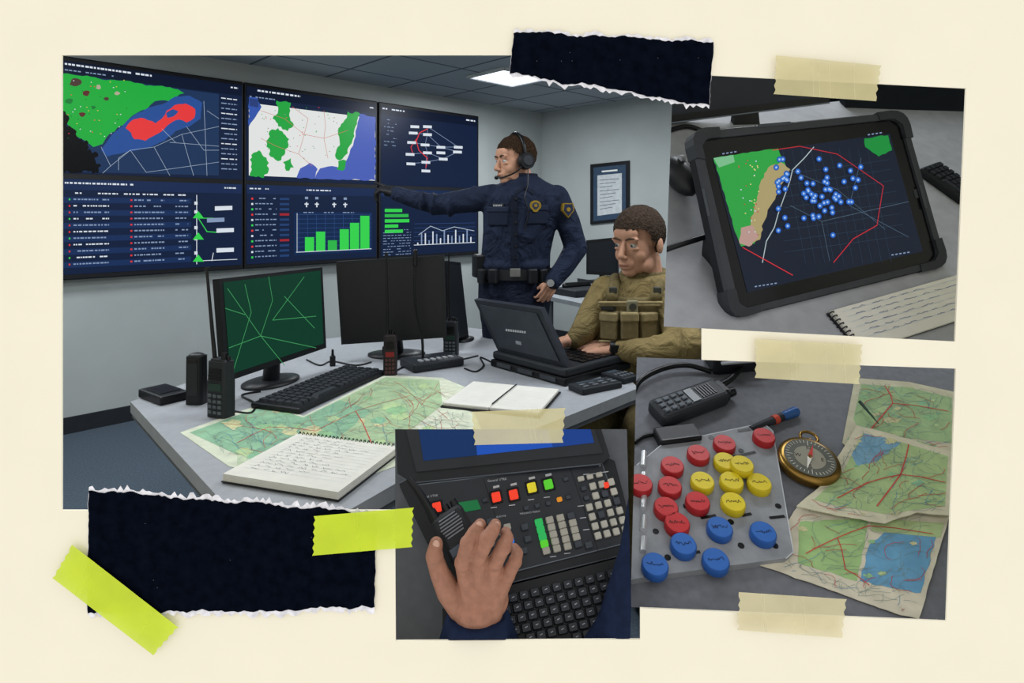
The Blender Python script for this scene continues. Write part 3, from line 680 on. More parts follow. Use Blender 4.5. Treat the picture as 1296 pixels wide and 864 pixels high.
# ================= PEOPLE
skin=m('b98c74',.65,noise=.05,scale=30,spec=.2)
def Rz(a): return Matrix.Rotation(a,4,'Z')
def head_prims(mb,M,s=1.0,nk=.058):
    def E(c,r):
        mb.ell(M@(V(c)*s),tuple(k*s for k in (r if hasattr(r,'__len__') else (r,r,r))),skin,M.to_3x3(),20,14)
    E((0,.012,.03),(.074,.094,.083)); E((0,-.032,-.015),(.063,.055,.078)); E((0,-.026,-.062),(.055,.056,.046)); E((0,-.060,-.092),(.028,.024,.020))
    for x in(-1,1):
        E((x*.034,-.050,-.036),(.026,.026,.030)); E((x*.079,.012,-.008),(.009,.018,.030)); E((x*.011,-.098,-.040),(.009,.010,.007)); E((x*.046,-.02,-.072),(.016,.034,.028))
        E((x*.028,-.078,.021),(.028,.013,.009))
        E((x*.031,-.076,.010),(.019,.010,.0055)); E((x*.031,-.075,-.011),(.019,.009,.006))
    E((0,-.072,.040),(.050,.022,.032))
    mb.cap([M@(V(p)*s) for p in ((0,-.084,.010),(0,-.100,-.02),(0,-.107,-.034))],[.008*s,.0105*s,.012*s],skin)
    E((0,-.090,-.062),(.023,.009,.006)); E((0,-.088,-.075),(.020,.009,.007)); E((0,-.078,-.062),(.032,.016,.026))
    mb.cap([M@(V(p)*s) for p in ((0,.02,-.06),(0,.032,-.12),(0,.045,-.20))],[nk*s,nk*s,(nk+.008)*s],skin)
def face_parts(t,M,s,iris='3a4a55',brow='3a2c22'):
    for x in(-1,1):
        mb=MB(M); mb.ell((x*.031*s,-.0735*s,.0),.0118*s,m('b9b4ad',.4)); mb.ell((x*.031*s-.001*s,-.083*s,0),(.0054*s,.0032*s,.0055*s),m(iris,.3)); mb.build('eye',t)
        mb=MB(M); mb.cap([(x*.012*s,-.0905*s,.020*s),(x*.030*s,-.0925*s,.026*s),(x*.052*s,-.080*s,.022*s)],[.0028*s,.0042*s,.002*s],m(brow,.9)); mb.build('eyebrow',t)
    mb=MB(M); mb.cap([(-.019*s,-.0955*s,-.069*s),(0,-.0985*s,-.0685*s),(.019*s,-.0955*s,-.069*s)],[.0014*s,.0024*s,.0014*s],m('7a453c')); mb.build('lips',t)
def hair(t,M,s,h,vol=1.0,fr=.058):
    mb=MB(M); mt=m(h,.95,noise=.45,scale=120,bump=.9,spec=.05,dist=.01); R=(.083*s*vol,.104*s*vol,.094*s*vol); c=V((0,.011*s,.036*s)); seg=72;rg=54;vs=[];fs=[]; rd=random.Random(5)
    for i in range(rg+1):
        p=math.pi*i/rg
        for k in range(seg):
            tt=2*math.pi*k/seg; w_=1+.016*math.sin(9*tt+5*p)*math.sin(7*p)+rd.uniform(-.012,.012)*math.sin(p); vs.append(c+V((R[0]*w_*math.sin(p)*math.cos(tt),R[1]*w_*math.sin(p)*math.sin(tt),R[2]*w_*math.cos(p))))
    def keep(v):
        y=(v.y)/s; z=v.z/s
        if y<-.058: hl=fr
        elif y<-.034: hl=fr-(y+.058)/.024*.034
        elif y<-.010: hl=fr-.034-(y+.034)/.024*.048
        elif y<.022: hl=-.026
        else: hl=-.068
        return z>hl+.004*math.sin(v.x*400+v.y*300)
    for i in range(rg):
        for k in range(seg):
            f_=[i*seg+k,(i+1)*seg+k,(i+1)*seg+(k+1)%seg,i*seg+(k+1)%seg]
            if all(keep(vs[j]) for j in f_): fs.append(f_)
    mb.add(vs,fs,mt,True); mb.build('hair',t)
def hand_prims(mb,M,mt,side=1,curl=((.3,.3,.2),)*4,s=1.0,thumb=((.022,.025,-.005),(.046,.052,-.014),(.056,.080,-.022))):
    bx=(.032,.011,-.011,-.031); by=(.088,.094,.088,.078); ln=(1,1.08,1,.8)
    R=lambda p: M@(V((p[0]*side,p[1],p[2]))*s)
    for i in range(4):
        mb.cap([R((bx[i]*.55,.0,0)),R((bx[i]*.9,.05,.002)),R((bx[i],by[i],0))],[.018*s,.015*s,.0105*s],mt,12)
        a=0; p=V((bx[i],by[i],0)); pts=[R(p)]
        for j,l_ in enumerate((.045,.027,.021)):
            a+=curl[i][j]; p=p+V((bx[i]*.14*l_/.045,math.cos(a)*l_*ln[i],-math.sin(a)*l_*ln[i])); pts.append(R(p))
        mb.cap(pts,[.0100*s,.0090*s,.0082*s,.0070*s],mt,12)
    mb.cap([R(p) for p in thumb],[.016*s,.0120*s,.0095*s],mt,12)
def decal(t,name,x,y,wm,hm,th,cx,rx,ry,d0,mt,bev=.006,tilt=0,graph=None):
    k=d0/F; u=max(-.97,min(.97,(x-cx)*k/rx)); dd=ry*math.sqrt(1-u*u); c=P(x,y,d0-dd)
    n=V((u/rx,-math.sqrt(1-u*u)/ry,0)).normalized(); zz=V((0,0,1)); xx=V((-n.y,n.x,0)).normalized()
    M=Matrix(((xx.x,zz.x,n.x,c.x),(xx.y,zz.y,n.y,c.y),(xx.z,zz.z,n.z,c.z),(0,0,0,1)))@Matrix.Rotation(tilt,4,'Z')
    mb=MB(M); mb.box((0,0,0),(wm,hm,th),mt,bev)
    if graph: graph(mb,th/2+.001)
    return mb.build(name,t)
# ---- officer
d0=3.0
O=lambda x,y,dd=0: P(x,y,d0+dd)
off=thing('person','standing person in dark navy uniform and headset pointing a gloved hand at the screens','person',Matrix.Translation((O(651,400).x,3.0,0)))
HM=Matrix.Translation(O(652,204))@Rz(math.radians(-60))@Matrix.Rotation(math.radians(3),4,'X')
mb=MB(); head_prims(mb,HM,1.0)
def ring(x,y,rx,ry,dd=0): c=O(x,y,dd); return (c,rx,ry)
mb.loft([ring(651,400,.14,.09),ring(652,345,.15,.10),ring(658,290,.155,.10),ring(664,246,.16,.09),ring(664,230,.07,.06)][::-1],skin)
mb.cap([O(622,247),O(557,259,.02),O(503,246,.08)],[.045,.038,.027],skin); mb.cap([O(708,248),O(727,315,-.02),O(700,354,-.12)],[.045,.038,.027],skin)
hM=basis(O(700,356,-.13),O(688,378,-.14)-O(700,356,-.13),V((.3,-1,.2))); hand_prims(mb,hM,skin,1,((.5,.8,.5),)*4,.78)
mb.cap([O(634,400),V((O(634,0).x,3.0,.5)),V((O(632,0).x,3.02,.1))],[.07,.05,.04],skin); mb.cap([O(668,400),V((O(670,0).x,3.0,.5)),V((O(672,0).x,3.02,.1))],[.07,.05,.04],skin)
organic('body',mb,.0035,skin,off,5,.5)
face_parts(off,HM,1.0); hair(off,HM,1.0,'33261c',1.0)
navy=cloth('1c2437'); navd=m('141a29',.8,noise=.15,scale=40,spec=.15)
mb=MB(); mb.loft([ring(664,223,.066,.064),ring(664,229,.10,.078),ring(664,238,.17,.10),ring(663,248,.198,.118),ring(661,268,.192,.130),ring(657,292,.176,.130),ring(653,320,.168,.124),ring(651,346,.174,.126)],navy)
mb.cap([O(624,249),O(590,254,.01),O(555,259,.02),O(527,253,.05),O(502,245,.085)],[.064,.060,.052,.044,.037],navy)
mb.cap([O(704,250),O(719,282,-.01),O(729,314,-.02),O(714,338,-.07),O(699,357,-.12)],[.064,.060,.056,.048,.040],navy)
for i,(x,y,r) in enumerate(((600,252,.066),(570,259,.060),(548,258,.056),(535,254,.05),(722,296,.063),(730,318,.062),(724,328,.058),(713,340,.052),(640,335,.12),(668,335,.11))): mb.ell(O(x,y,.01 if i<4 else -.02),(r*.35,r,r*1.04) if i<8 else (r,.115,.05),navy)
shs=organic('shirt',mb,.007,navy,off,4)
mb=MB(); mb.loft([ring(651,342,.172,.124),ring(651,358,.176,.128),ring(651,380,.178,.130),ring(651,405,.165,.125)],navd)
for x,x2 in((631,629),(671,674)):
    a=O(x,395); mb.cap([a,V((a.x,3.0,.50)),V((O(x2,0).x,3.03,.06))],[.088,.066,.052],navd)
organic('trousers',mb,.009,cloth('171d2d'),off,5)
for x in (630,673):
    mb=MB(); c=V((O(x,0).x,2.96,.04)); mb.ell(c,(.048,.13,.04),BLK); mb.box((c.x,c.y,.012),(.09,.25,.022),BLK3,.008); mb.build('shoe',off)
mb=MB()
for s_ in(-1,1):
    mb.add([O(664-s_*2,237,-.10),O(664+s_*14,226,-.055),O(664+s_*22,233,-.065),O(664+s_*11,246,-.115)],[[0,1,2,3]],navd)
    mb.add([O(664-s_*2,237,-.104),O(664+s_*14,226,-.059),O(664+s_*22,233,-.069),O(664+s_*11,246,-.119)],[[3,2,1,0]],navd)
mb.loft([ring(664,229,.072,.070),ring(663,220,.066,.064,.0)],navd,28); mb.build('collar',shs)
def pk(x,y):
    o=decal(shs,'chest_pocket',x,y,.105,.085,.014,659,.19,.128,d0,m('1a2133',.8,spec=.15),.006); decal(shs,'pocket_flap',x,y-9,.108,.026,.022,659,.19,.128,d0,m('20283b',.8,spec=.15),.005)
pk(630,274); pk(680,272)
for i in range(6): decal(shs,'button',653,252+i*15,.011,.011,.008,659,.19,.132,d0,BLK3,.003)
decal(shs,'placket',651,294,.03,.35,.008,659,.19,.127,d0,navd,.002)
gold=m('a88b34',.4,.5)
def badge(mb,h):
    pts=[(.028*math.cos(a),.024*math.sin(a)-(.006 if math.sin(a)<-.9 else 0)) for a in [k*.314 for k in range(20)]]; mb.prism(pts,h-.002,h+.004,gold); mb.prism([(x*.6,y*.6) for x,y in pts],h+.004,h+.006,m('2c3450')); mb.cone((0,0,h+.006),(0,0,h+.009),.008,.008,gold,12)
decal(shs,'badge',677,260,.03,.03,.012,659,.19,.130,d0,navd,.002,0,badge)
def nametag(mb,h):
    for i in range(6): mb.face([(-.024+i*.008,-.004),(-.019+i*.008,-.004),(-.019+i*.008,.004),(-.024+i*.008,.004)],h,m('a8acb2'))
decal(shs,'name_patch',631,260,.06,.016,.014,659,.19,.130,d0,BLK,.002,0,nametag)
c=O(719,265,-.078); fp_=Fr(c,c+V((1,.35,0)),c+V((0,0,1))); mb=MB(fp_.M); mb.prism([(-.026,.03),(.026,.03),(.03,-.005),(.0,-.04),(-.03,-.005)],-.02,.004,gold); mb.prism([(-.020,.025),(.020,.025),(.024,-.004),(.0,-.032),(-.024,-.004)],.004,.006,m('1a2340')); mb.cone((0,0,.005),(0,0,.008),.01,.01,gold,12); mb.build('shoulder_patch',shs)
mb=MB(); mb.loft([ring(651,351,.186,.138),ring(651,338,.184,.136)],BLK,40); blt=mb.build('belt',off)
decal(blt,'belt_buckle',652,345,.05,.04,.018,651,.186,.137,d0,m('7a7a76',.4,.6),.004)
for x in (612,626,673,686): decal(blt,'belt_pouch',x,349,.045,.07,.05,651,.186,.137,d0,BLK,.008)
decal(blt,'radio_holster',606,336,.045,.11,.06,651,.186,.137,d0,BLK,.01)
mb=MB(); gM=basis(O(503,245,.085),O(470,233,.15)-O(503,245,.085),V((0,-.25,1)))
hand_prims(mb,gM,BLK,1,((.0,.05,.05),(.5,.7,.5),(.7,.9,.5),(.8,.9,.5)),1.0,((.022,.03,-.01),(.03,.06,-.03),(.02,.085,-.035)))
mb.cap([O(509,247,.08),O(501,244,.09)],[.038,.034],BLK); organic('glove',mb,.0035,m('111216',.6),off,3)
mb=MB(); a=O(700,355,-.122); d_=(O(692,366,-.135)-a).normalized(); mb.cone(a+d_*.014,a+d_*.034,.0335,.032,BLK,20); wt_=mb.build('watch',off)
mb=MB(); mb.cone(a+d_*.024+V((0,-.028,.01)),a+d_*.024+V((0,-.038,.012)),.018,.017,m('8f9296',.25,.8),20); mb.build('watch_face',wt_)
hs=thing('headset','black headset with boom microphone worn by the standing officer','headset',HM)
mb=MB(HM); mb.tube([(.090*math.cos(a),.005,.02+.115*math.sin(a)) for a in [math.pi*k/12 for k in range(13)]],.0085,BLK3,8,3); mb.build('headband',hs)
for s_ in(-1,1):
    mb=MB(HM); mb.cone((s_*.078,.008,-.005),(s_*.108,.008,-.005),.042,.038,BLK,24); mb.cone((s_*.108,.008,-.005),(s_*.113,.008,-.005),.026,.022,m('2a2d34'),24); mb.build('ear_cup',hs)
mb=MB(HM); mb.tube([(.098,-.02,-.03),(.092,-.06,-.06),(.065,-.105,-.078),(.035,-.122,-.078)],.004,BLK3); bm_=mb.build('microphone_boom',hs)
mb=MB(HM); mb.ell((.03,-.124,-.078),(.013,.010,.010),BLK3); mb.build('microphone_tip',bm_)
mb=MB(); mb.tube([HM@V((.1,.01,-.04)),O(668,232,-.11),O(664,250,-.15),O(669,270,-.15),O(664,290,-.15)],.003,BLK3); mb.build('headset_cord',hs)

# ---- seated man
d1=2.5; S=lambda x,y,dd=0: P(x,y,d1+dd)
sm=thing('person','seated person in tan shirt and tactical vest typing at the laptop','person',Matrix.Translation((S(812,0).x,2.55,0)))
HS=Matrix.Translation(S(808,307,.0))@Rz(math.radians(-46))@Matrix.Rotation(math.radians(5),4,'X'); hs_=1.15
mb=MB(); head_prims(mb,HS,hs_,.062)
def rs(x,y,rx,ry,dd=0): return (S(x,y,dd),rx,ry)
mb.loft([rs(817,336,.066,.066,.04),rs(814,348,.072,.07,.04),rs(808,364,.15,.08,.04),rs(806,400,.15,.10,.04),rs(804,455,.14,.10,.04),(V((S(804,0).x,2.56,.52)),.15,.11)],skin)
mb.cap([S(766,372,.05),S(741,418,-.04),S(721,431,-.06)],[.045,.038,.027],skin); mb.cap([S(843,378,.0),S(868,440,-.22),S(779,443,-.12)],[.045,.04,.028],skin)
a=S(721,430,-.06); hA_=basis(a,S(699,430,-.03)-a+V((0,0,-.02)),V((0,-.15,1))); hand_prims(mb,hA_,skin,-1,((.35,.5,.3),(.35,.5,.3),(.4,.5,.3),(.45,.5,.3)),.95)
a=S(773,441,-.12); hB_=basis(a,S(726,432,-.08)-a+V((0,0,-.03)),V((.1,-.45,1))); hand_prims(mb,hB_,skin,1,((.25,.4,.3),(.38,.5,.3),(.48,.5,.3),(.6,.5,.3)),1.08)
hip=V((S(804,0).x,2.58,.54))
for s_ in (-1,1): mb.cap([hip+V((s_*.09,0,0)),hip+V((s_*.12-.15,-.35,.02)),V((hip.x+s_*.12-.15,2.2,.1))],[.08,.055,.04],skin)
organic('body',mb,.0035,skin,sm,4,.5)
face_parts(sm,HS,hs_,'2f3a40','4a3a2e'); hair(sm,HS,hs_,'3a3029',1.03,.054)
tan=cloth('7d6e49'); tand=m('675c3f',.85,noise=.2,scale=60,bump=.2,spec=.1); tanl=m('8c7e5c',.85,noise=.15,scale=60,spec=.1)
mb=MB(); mb.loft([rs(816,345,.088,.084,.04),rs(812,351,.13,.10,.03),rs(808,360,.190,.12,.04),rs(806,380,.205,.135,.04),rs(804,410,.188,.138,.04),rs(802,455,.175,.135,.04),(V((S(803,0).x,2.56,.50)),.185,.14)],tan)
mb.cap([S(768,370,.05),S(753,394,.0),S(740,417,-.05),S(728,429,-.055)],[.072,.064,.054,.040],tan)
mb.cap([S(841,374,.0),S(858,405,-.10),S(868,438,-.22),S(826,446,-.18),S(786,443,-.13)],[.075,.075,.068,.058,.042],tan)
for x,y,dd,r in ((757,388,-.01,.068),(750,400,-.02,.064),(743,412,-.04,.058),(852,396,-.06,.078),(862,420,-.16,.078),(866,436,-.2,.074),(848,443,-.2,.066),(830,445,-.18,.062),(806,446,-.16,.054)): mb.ell(S(x,y,dd),(r*.55,r*.9,r*1.03),tan)
shs2=organic('shirt',mb,.007,tan,sm,4)
mb=MB()
for s_ in (-1,1): mb.cap([hip+V((s_*.09,0,0)),hip+V((s_*.12-.15,-.35,.02)),V((hip.x+s_*.12-.15,2.2,.08))],[.1,.075,.055],tand)
organic('trousers',mb,.01,tand,sm,4)
for s_ in(-1,1): mb=MB(); c=V((hip.x+s_*.12-.15,2.14,.04)); mb.ell(c,(.05,.13,.04),m('5a4a34')); mb.build('shoe',sm)
mb=MB()
mb.cap([S(815+27*math.cos(a_),347-2*math.sin(a_)-(3 if math.sin(a_)>0 else 0),.04+.08*math.sin(a_)) for a_ in [k*.5236 for k in range(13)]],[.015]*13,tand,8); mb.build('collar',shs2)
mb=MB(); mb.loft([rs(800,371,.140,.146,.035),rs(799,380,.168,.155,.035),rs(798,410,.176,.162,.035),rs(797,455,.172,.162,.035),(V((S(797,0).x,2.54,.66)),.165,.16)],tand)
for x in (774,830): mb.cap([S(x,375,-.10),S(x+4,359,-.05),S(x+5,352,.03),S(x+5,360,.12)],[.026,.024,.024,.026],tand)
vst=organic('tactical_vest',mb,.007,tand,sm,3)
def dv(nm,x,y,w_,h_,th,mt,g=None): return decal(vst,nm,x,y,w_,h_,th,798,.175,.163,2.535,mt,.006,0,g)
dv('chest_strap',798,383,.25,.012,.012,tanl)
for i,x in enumerate((772,796,818)):
    dv('vest_pouch',x,412,.066,.10,.05,m('6f6242',.85,noise=.15,scale=60)); dv('pouch_flap',x,400,.07,.035,.06,tanl)
for y in (386,432,440): dv('webbing_strap',797,y,.24,.010,.01,tanl)
dv('name_patch',770,388,.06,.03,.02,m('2a2a26'))
dv('chest_patch',800,388,.045,.05,.02,m('7f7b62'),lambda mb,h: mb.cone((0,0,h-.002),(0,0,h+.002),.014,.014,m('3c3c34'),16))
for x in (774,830): mb=MB(); mb.box(S(x+2,367,-.108),(.03,.02,.024),m('3a3a34'),.004); mb.build('strap_buckle',vst)
mb=MB(); a=S(781,443,-.125); mb.cone(a,a+(S(771,441,-.12)-a).normalized()*.03,.036,.034,BLK,20); mb.box(a+V((-.015,-.034,.012)),(.034,.012,.03),BLK3,.004); mb.build('watch',sm)
st=thing('office_chair','dark office chair under the seated man','chair',Matrix.Translation((hip.x,hip.y,0)))
mb=MB(); mb.box((hip.x,hip.y,.385),(.46,.44,.07),BLK,.03); mb.build('seat',st); mb=MB(); mb.cone((hip.x,hip.y,.08),(hip.x,hip.y,.36),.03,.03,BLK2); mb.build('post',st)
mb=MB()
for k in range(5): a=k*1.2566; mb.cone((hip.x,hip.y,.08),(hip.x+.28*math.cos(a),hip.y+.28*math.sin(a),.05),.022,.015,BLK2); mb.ell((hip.x+.28*math.cos(a),hip.y+.28*math.sin(a),.03),.03,BLK2)
mb.build('star_base',st)

# ================= TABLET VIEW
CLIP=[(852,92),(1222,112),(1208,432),(840,413)]
TP=Fr(P(925,405,1.10),P(1195,338,1.28),P(1000,110,1.75))
tabm=m('96989d',.6,noise=.08,scale=30)
mb=MB(TP.M); mb.pprism(TP,[(820,150),(1260,110),(1260,460),(800,460)],-.02,0,tabm,at=0); tag(mb.build('tabletop',None,TP.M),'grey tabletop the rugged tablet stands on','tabletop')
BP=Fr(P(840,200,1.85),P(1230,200,2.0),P(840,90,1.85))
mb=MB(BP.M); mb.pprism(BP,[(820,80),(1260,80),(1260,260),(820,260)],-.02,0,m('0e1218',.8,spec=.1)); tag(mb.build('backdrop_panel',None,BP.M),'dark partition behind the tablet','backdrop')  # added dark sheet that fills the dim background above the tabletop
T=at(TP,930,158,0); t=thing('monitor','dark blurred monitor behind the tablet, a highlight painted along its lower bezel','monitor',T)
mf=Fr(P(850,165,1.52),P(1040,140,1.62),P(850,95,1.5)); mb=MB(mf.M); mb.pprism(mf,[(845,90),(1048,90),(1050,131),(845,157)],-.02,0,BLK3); mb.build('bezel',t)
mb=MB(mf.M); mb.pp(mf,[(845,90),(1040,90),(1042,122),(845,146)],.001,m('141c2b',.3)); mb.pl(mf,[(845,156),(1050,130)],1.5,.002,m('6c7480',.4)); mb.build('screen_panel',t)  # grey line is a painted highlight on the lower bezel
mb=MB(mf.M); mb.pprism(mf,[(930,145),(960,141),(965,185),(925,185)],-.02,-.005,BLK3); mb.build('stand_neck',t)
T=at(TP,1110,150,0); t=thing('monitor','second dark monitor stand at the top right behind the tablet','monitor',T)
mf=Fr(P(1060,160,1.7),P(1215,160,1.78),P(1060,100,1.7)); mb=MB(mf.M); mb.pprism(mf,[(1066,95),(1225,100),(1225,142),(1070,136)],-.02,0,m('141920',spec=.1)); mb.build('bezel',t)
mb=MB(mf.M); mb.pprism(mf,[(1145,138),(1200,140),(1192,190),(1148,186)],-.02,-.002,m('11151b')); mb.build('stand_neck',t)
T,w,l=fit(TP,(1158,220),(1225,268),(1150,190)); keyboard('keyboard','dark keyboard at the right edge behind the tablet',T,w,max(l,.08),4,9,.02,CLIP)
T=at(TP,855,235,0); t=thing('computer_mouse','dark rounded mouse at the left edge behind the tablet','mouse',T); mb=MB(T); mb.ell((0,0,.03),(.03,.06,.03),BLK); mb.build('mouse_body',t); mb=MB(T); mb.cone((0.0,.02,.06),(0.01,.02,.06),.008,.008,GREY); mb.build('scroll_wheel',t)
cable('thick black cable entering from the left behind the tablet',[(835,318,.01),(865,308,.02),(900,297,.03),(920,292,.03)],.006,fr=TP)
cable('dark cable running across the far tabletop left of the tablet',[(838,168,.0),(870,160,0),(900,170,0)],.006,fr=TP)
TF=Fr(P(925,402,1.10),P(1195,335,1.28),P(873,168,1.18))
t=thing('tablet','rugged tablet in a black bumper case showing a map with blue markers','tablet',at(TP,1055,372))
def rq(c,rpx,n=5):
    out=[]; k=len(c)
    for i in range(k):
        p=V(c[i]);a=V(c[i-1]);b=V(c[(i+1)%k]); p0=p+(a-p).normalized()*rpx; p1=p+(b-p).normalized()*rpx
        for j in range(n+1): q_=j/n; out.append(tuple((1-q_)**2*p0+2*q_*(1-q_)*p+q_*q_*p1))
    return out
OUT=[(872,166),(1142,141),(1197,336),(924,404)]
mb=MB(TF.M); mb.pprism(TF,rq(OUT,24),-.020,-.002,m('17191d',.7,spec=.15),at=0)
cs=mb.build('bumper_case',t)
ING=[(884,178),(1136,151),(1186,329),(934,392)]
mb=MB(TF.M); ro=rq(OUT,24); ri=rq(ING,14)
lo=[TF.l(x,y,.0) for x,y in ro]; li=[TF.l(x,y,.0) for x,y in ri]; n=len(lo)
vs=[(p.x,p.y,-.004) for p in lo]+[(p.x*.8+li[i].x*.2,p.y*.8+li[i].y*.2,.006) for i,p in enumerate(lo)]+[(p.x,p.y,.006) for p in li]+[(p.x,p.y,-.001) for p in li]
mb.add(vs,[[j*n+i,j*n+(i+1)%n,(j+1)*n+(i+1)%n,(j+1)*n+i] for j in range(3) for i in range(n)],m('2f3237',.6)); mb.build('bumper_rim',cs)
for i,c in enumerate(OUT):
    a=V(OUT[i-1]);p=V(c);b=V(OUT[(i+1)%4]); ia=V(ING[i-1]);ip_=V(ING[i]);ib=V(ING[(i+1)%4])
    da=(a-p).normalized();db=(b-p).normalized(); dia=(ia-ip_).normalized(); dib=(ib-ip_).normalized(); o_=-(da+db).normalized()*1.5
    g=[p+da*36+o_*.3]+[ (1-q_)**2*(p+da*20)+2*q_*(1-q_)*p+q_*q_*(p+db*20)+o_ for q_ in (0,.25,.5,.75,1)]+[p+db*36+o_*.3,ip_+dib*26,ip_+dib*8,ip_+dia*8,ip_+dia*26]
    mb=MB(TF.M); mb.prism([TF.l(x.x,x.y,0) for x in g],-.022,.0085,m('26292e',.6)); mb.build('corner_bumper',cs)
for a,b in (((960,159),(1000,155.5)),((1165,235),(1172,262)),((890,240),(897,272))):
    mb=MB(TF.M); mb.pl(TF,[a,b],4,.0075,m('3b3f45')); mb.build('side_button',cs)
mb=MB(TF.M); mb.pprism(TF,ri,-.002,0.001,m('08090c',.25,spec=.2)); gp=mb.build('glass_panel',t)
DS=[(902,200),(1126,169),(1168,318),(946,370)]
mb=MB(TF.M); mb.pp(TF,DS,.0018,e('18202f'))
mb.pp(TF,rag([(903,200),(962,191),(985,188),(990,200),(996,215),(984,232),(972,240),(964,262),(958,290),(955,308),(938,312),(932,297)],.9,5,7),.0022,e('2f9e44'))
mb.pp(TF,rag([(962,232),(972,212),(988,205),(1000,214),(990,232),(982,248),(974,262),(966,282),(962,303),(950,308),(948,290),(955,262)],1.2,4,8),.0026,e('a89a6c'))
mb.pp(TF,rag([(938,288),(952,285),(960,300),(948,312),(936,308)],1.2,4,9),.0028,e('b5938a'))
mb.pp(TF,[(903,200),(928,196),(930,205),(910,212)],.0024,e('79b98a'))
mb.pp(TF,rag([(1094,175),(1124,171),(1129,190),(1112,198),(1095,186)],1,4,6),.0024,e('1d8a3c'))
mb.pl(TF,[(1012,185),(1060,195),(1118,235),(1110,285),(1080,302),(1055,332)],1.1,.0036,e('b52a36'))
mb.pl(TF,[(978,190),(1012,185)],1.1,.0036,e('b52a36')); mb.pl(TF,[(940,313),(1003,348)],1.3,.0034,e('c9303a'))
rnd=random.Random(4)
DSi=[(930,203),(1118,178),(1154,308),(955,355)]
mb.pl(TF,[(1030,186),(1018,200),(1003,215),(1000,228),(994,245),(985,270),(980,288),(970,305),(965,332)],1.2,.003,e('a9b8bc'))
for i in range(10):
    x=1000+i*12; mb.pl(TF,[(x-10,188),(x+20,333)],.35,.0024,e('30455c'))
for i in range(8): mb.pl(TF,[(992,213+i*14+8),(1125+i*3,192+i*14+ (8 if i else 10))],.35,.0024,e('30455c'))
for l_ in ([(1000,260),(1040,280),(1150,255)],[(1040,280),(1050,330)],[(1000,215),(1060,240),(1120,290)],[(1090,200),(1075,260),(1150,300)]): mb.pl(TF,l_,.6,.0028,e('50667a'))
md=mb.build('map_display',t)
mb=MB(TF.M)
for i in range(66):
    if i<50: x=rnd.gauss(1042,24);y=rnd.gauss(246,23)
    else: x=rnd.gauss(985,10); y=rnd.gauss(222,20)
    if not inside(DSi,x,y): continue
    for r_,c_,h_ in ((3.9,'1b3f8c',.004),(3.2,'2f6fcc',.0044),(1.4,'a9c4e8',.0048)):
        mb.pp(TF,[(x+r_*math.cos(k*.6283)*.95,y+r_*math.sin(k*.6283)) for k in range(10)],h_+i*.00001,e(c_))
for i in range(60):
    x=rnd.uniform(910,960);y=rnd.uniform(202,300)
    if inside(DSi,x,y) : mb.pp(TF,[(x,y),(x+1.5,y),(x+1.5,y+1.3),(x,y+1.3)],.0032,random.choice([e('c9dcf5'),e('b23a40'),e('e6d58a')]))
mb.build('map_markers',md)
mb=MB(TF.M)
for x,y,n in ((914,194,4),(1098,170,4),(955,362,6),(1128,322,5)):
    for i in range(n): mb.pp(TF,[(x+i*5,y-i*.8),(x+3+i*5,y-.6-i*.8),(x+3.2+i*5,y+.8-i*.8),(x+.4+i*5,y+1.4-i*.8)],.003,LB)
mb.build('status_text',md)
mb=MB(TF.M); mb.pprism(TF,[(1156,240),(1160,239),(1163,250),(1159,251)],.001,.002,m('2b2e33')); mb.build('camera_lens',gp)
A=[P(890,300,1.2),P(886,345,1.22),P(903,388,1.2),P(926,398,1.14),P(915,320,1.16)]
B=[v+V((.05,.06,0)) for v in A]
mb=MB(); mb.add(A+B,[[0,1,2,3,4],[9,8,7,6,5]]+[[i,(i+1)%5,5+(i+1)%5,5+i] for i in range(5)],m('15171b',.6)); mb.build('kickstand',t)
notebook('spiral notebook with blue handwriting in front of the tablet',TP,(1090,446),(1270,388),(1041,399),.006,lines=6,seed=8,ink='3c4a86',rings=10)

# ================= MAGNET BOARD VIEW
CLIP=[(806,452),(1209,466),(1197,785),(798,768)]
MP=Fr(P(800,785,1.02),P(1200,785,1.02),P(1000,455,1.64))
mb=MB(MP.M); mb.pprism(MP,[(760,440),(1250,440),(1250,800),(760,800)],-.02,0,m('6e7076',.65,noise=.1,scale=60,spec=.15),at=0); tag(mb.build('tabletop',None,MP.M),'grey tabletop under the round magnets, compass and folded maps','tabletop')
def PM(x,y,h=0): return MP.l(x,y,h)
t=thing('magnet_board','pale grey metal board with slots, holding the coloured round magnets','magnet board',at(MP,905,640))
pb=[(806,588),(838,562),(966,535),(978,545),(1004,698),(995,706),(815,730),(790,735),(780,600)]
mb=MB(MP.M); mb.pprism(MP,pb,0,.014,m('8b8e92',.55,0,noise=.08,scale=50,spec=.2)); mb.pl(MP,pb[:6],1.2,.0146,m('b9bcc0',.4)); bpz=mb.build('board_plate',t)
HB=.0148
for x,y in ((961,545),(981,690),(938,690),(938,570),(900,553),(868,640),(925,660),(985,640),(830,672),(845,705)):
    mb=MB(MP.M); p=PM(x,y,HB); mb.cone((p.x,p.y,HB-.002),(p.x,p.y,HB),.006,.006,BLK3,14); mb.build('hole',bpz)
for a,b in (((928,578),(955,572)),((888,655),(905,652)),((940,652),(950,650)),((975,655),(992,653)),((870,700),(885,698)),((935,545),(948,543))):
    mb=MB(MP.M); mb.pl(MP,[a,b],4,HB,BLK3); mb.build('slot',bpz)
for i in range(5): mb=MB(MP.M); a=PM(815,572+i*27,.018);b=PM(814,590+i*27,.018); mb.cone(a,b,.006,.006,m('cfd2d4',.3,.6),12); mb.build('side_rod',t)
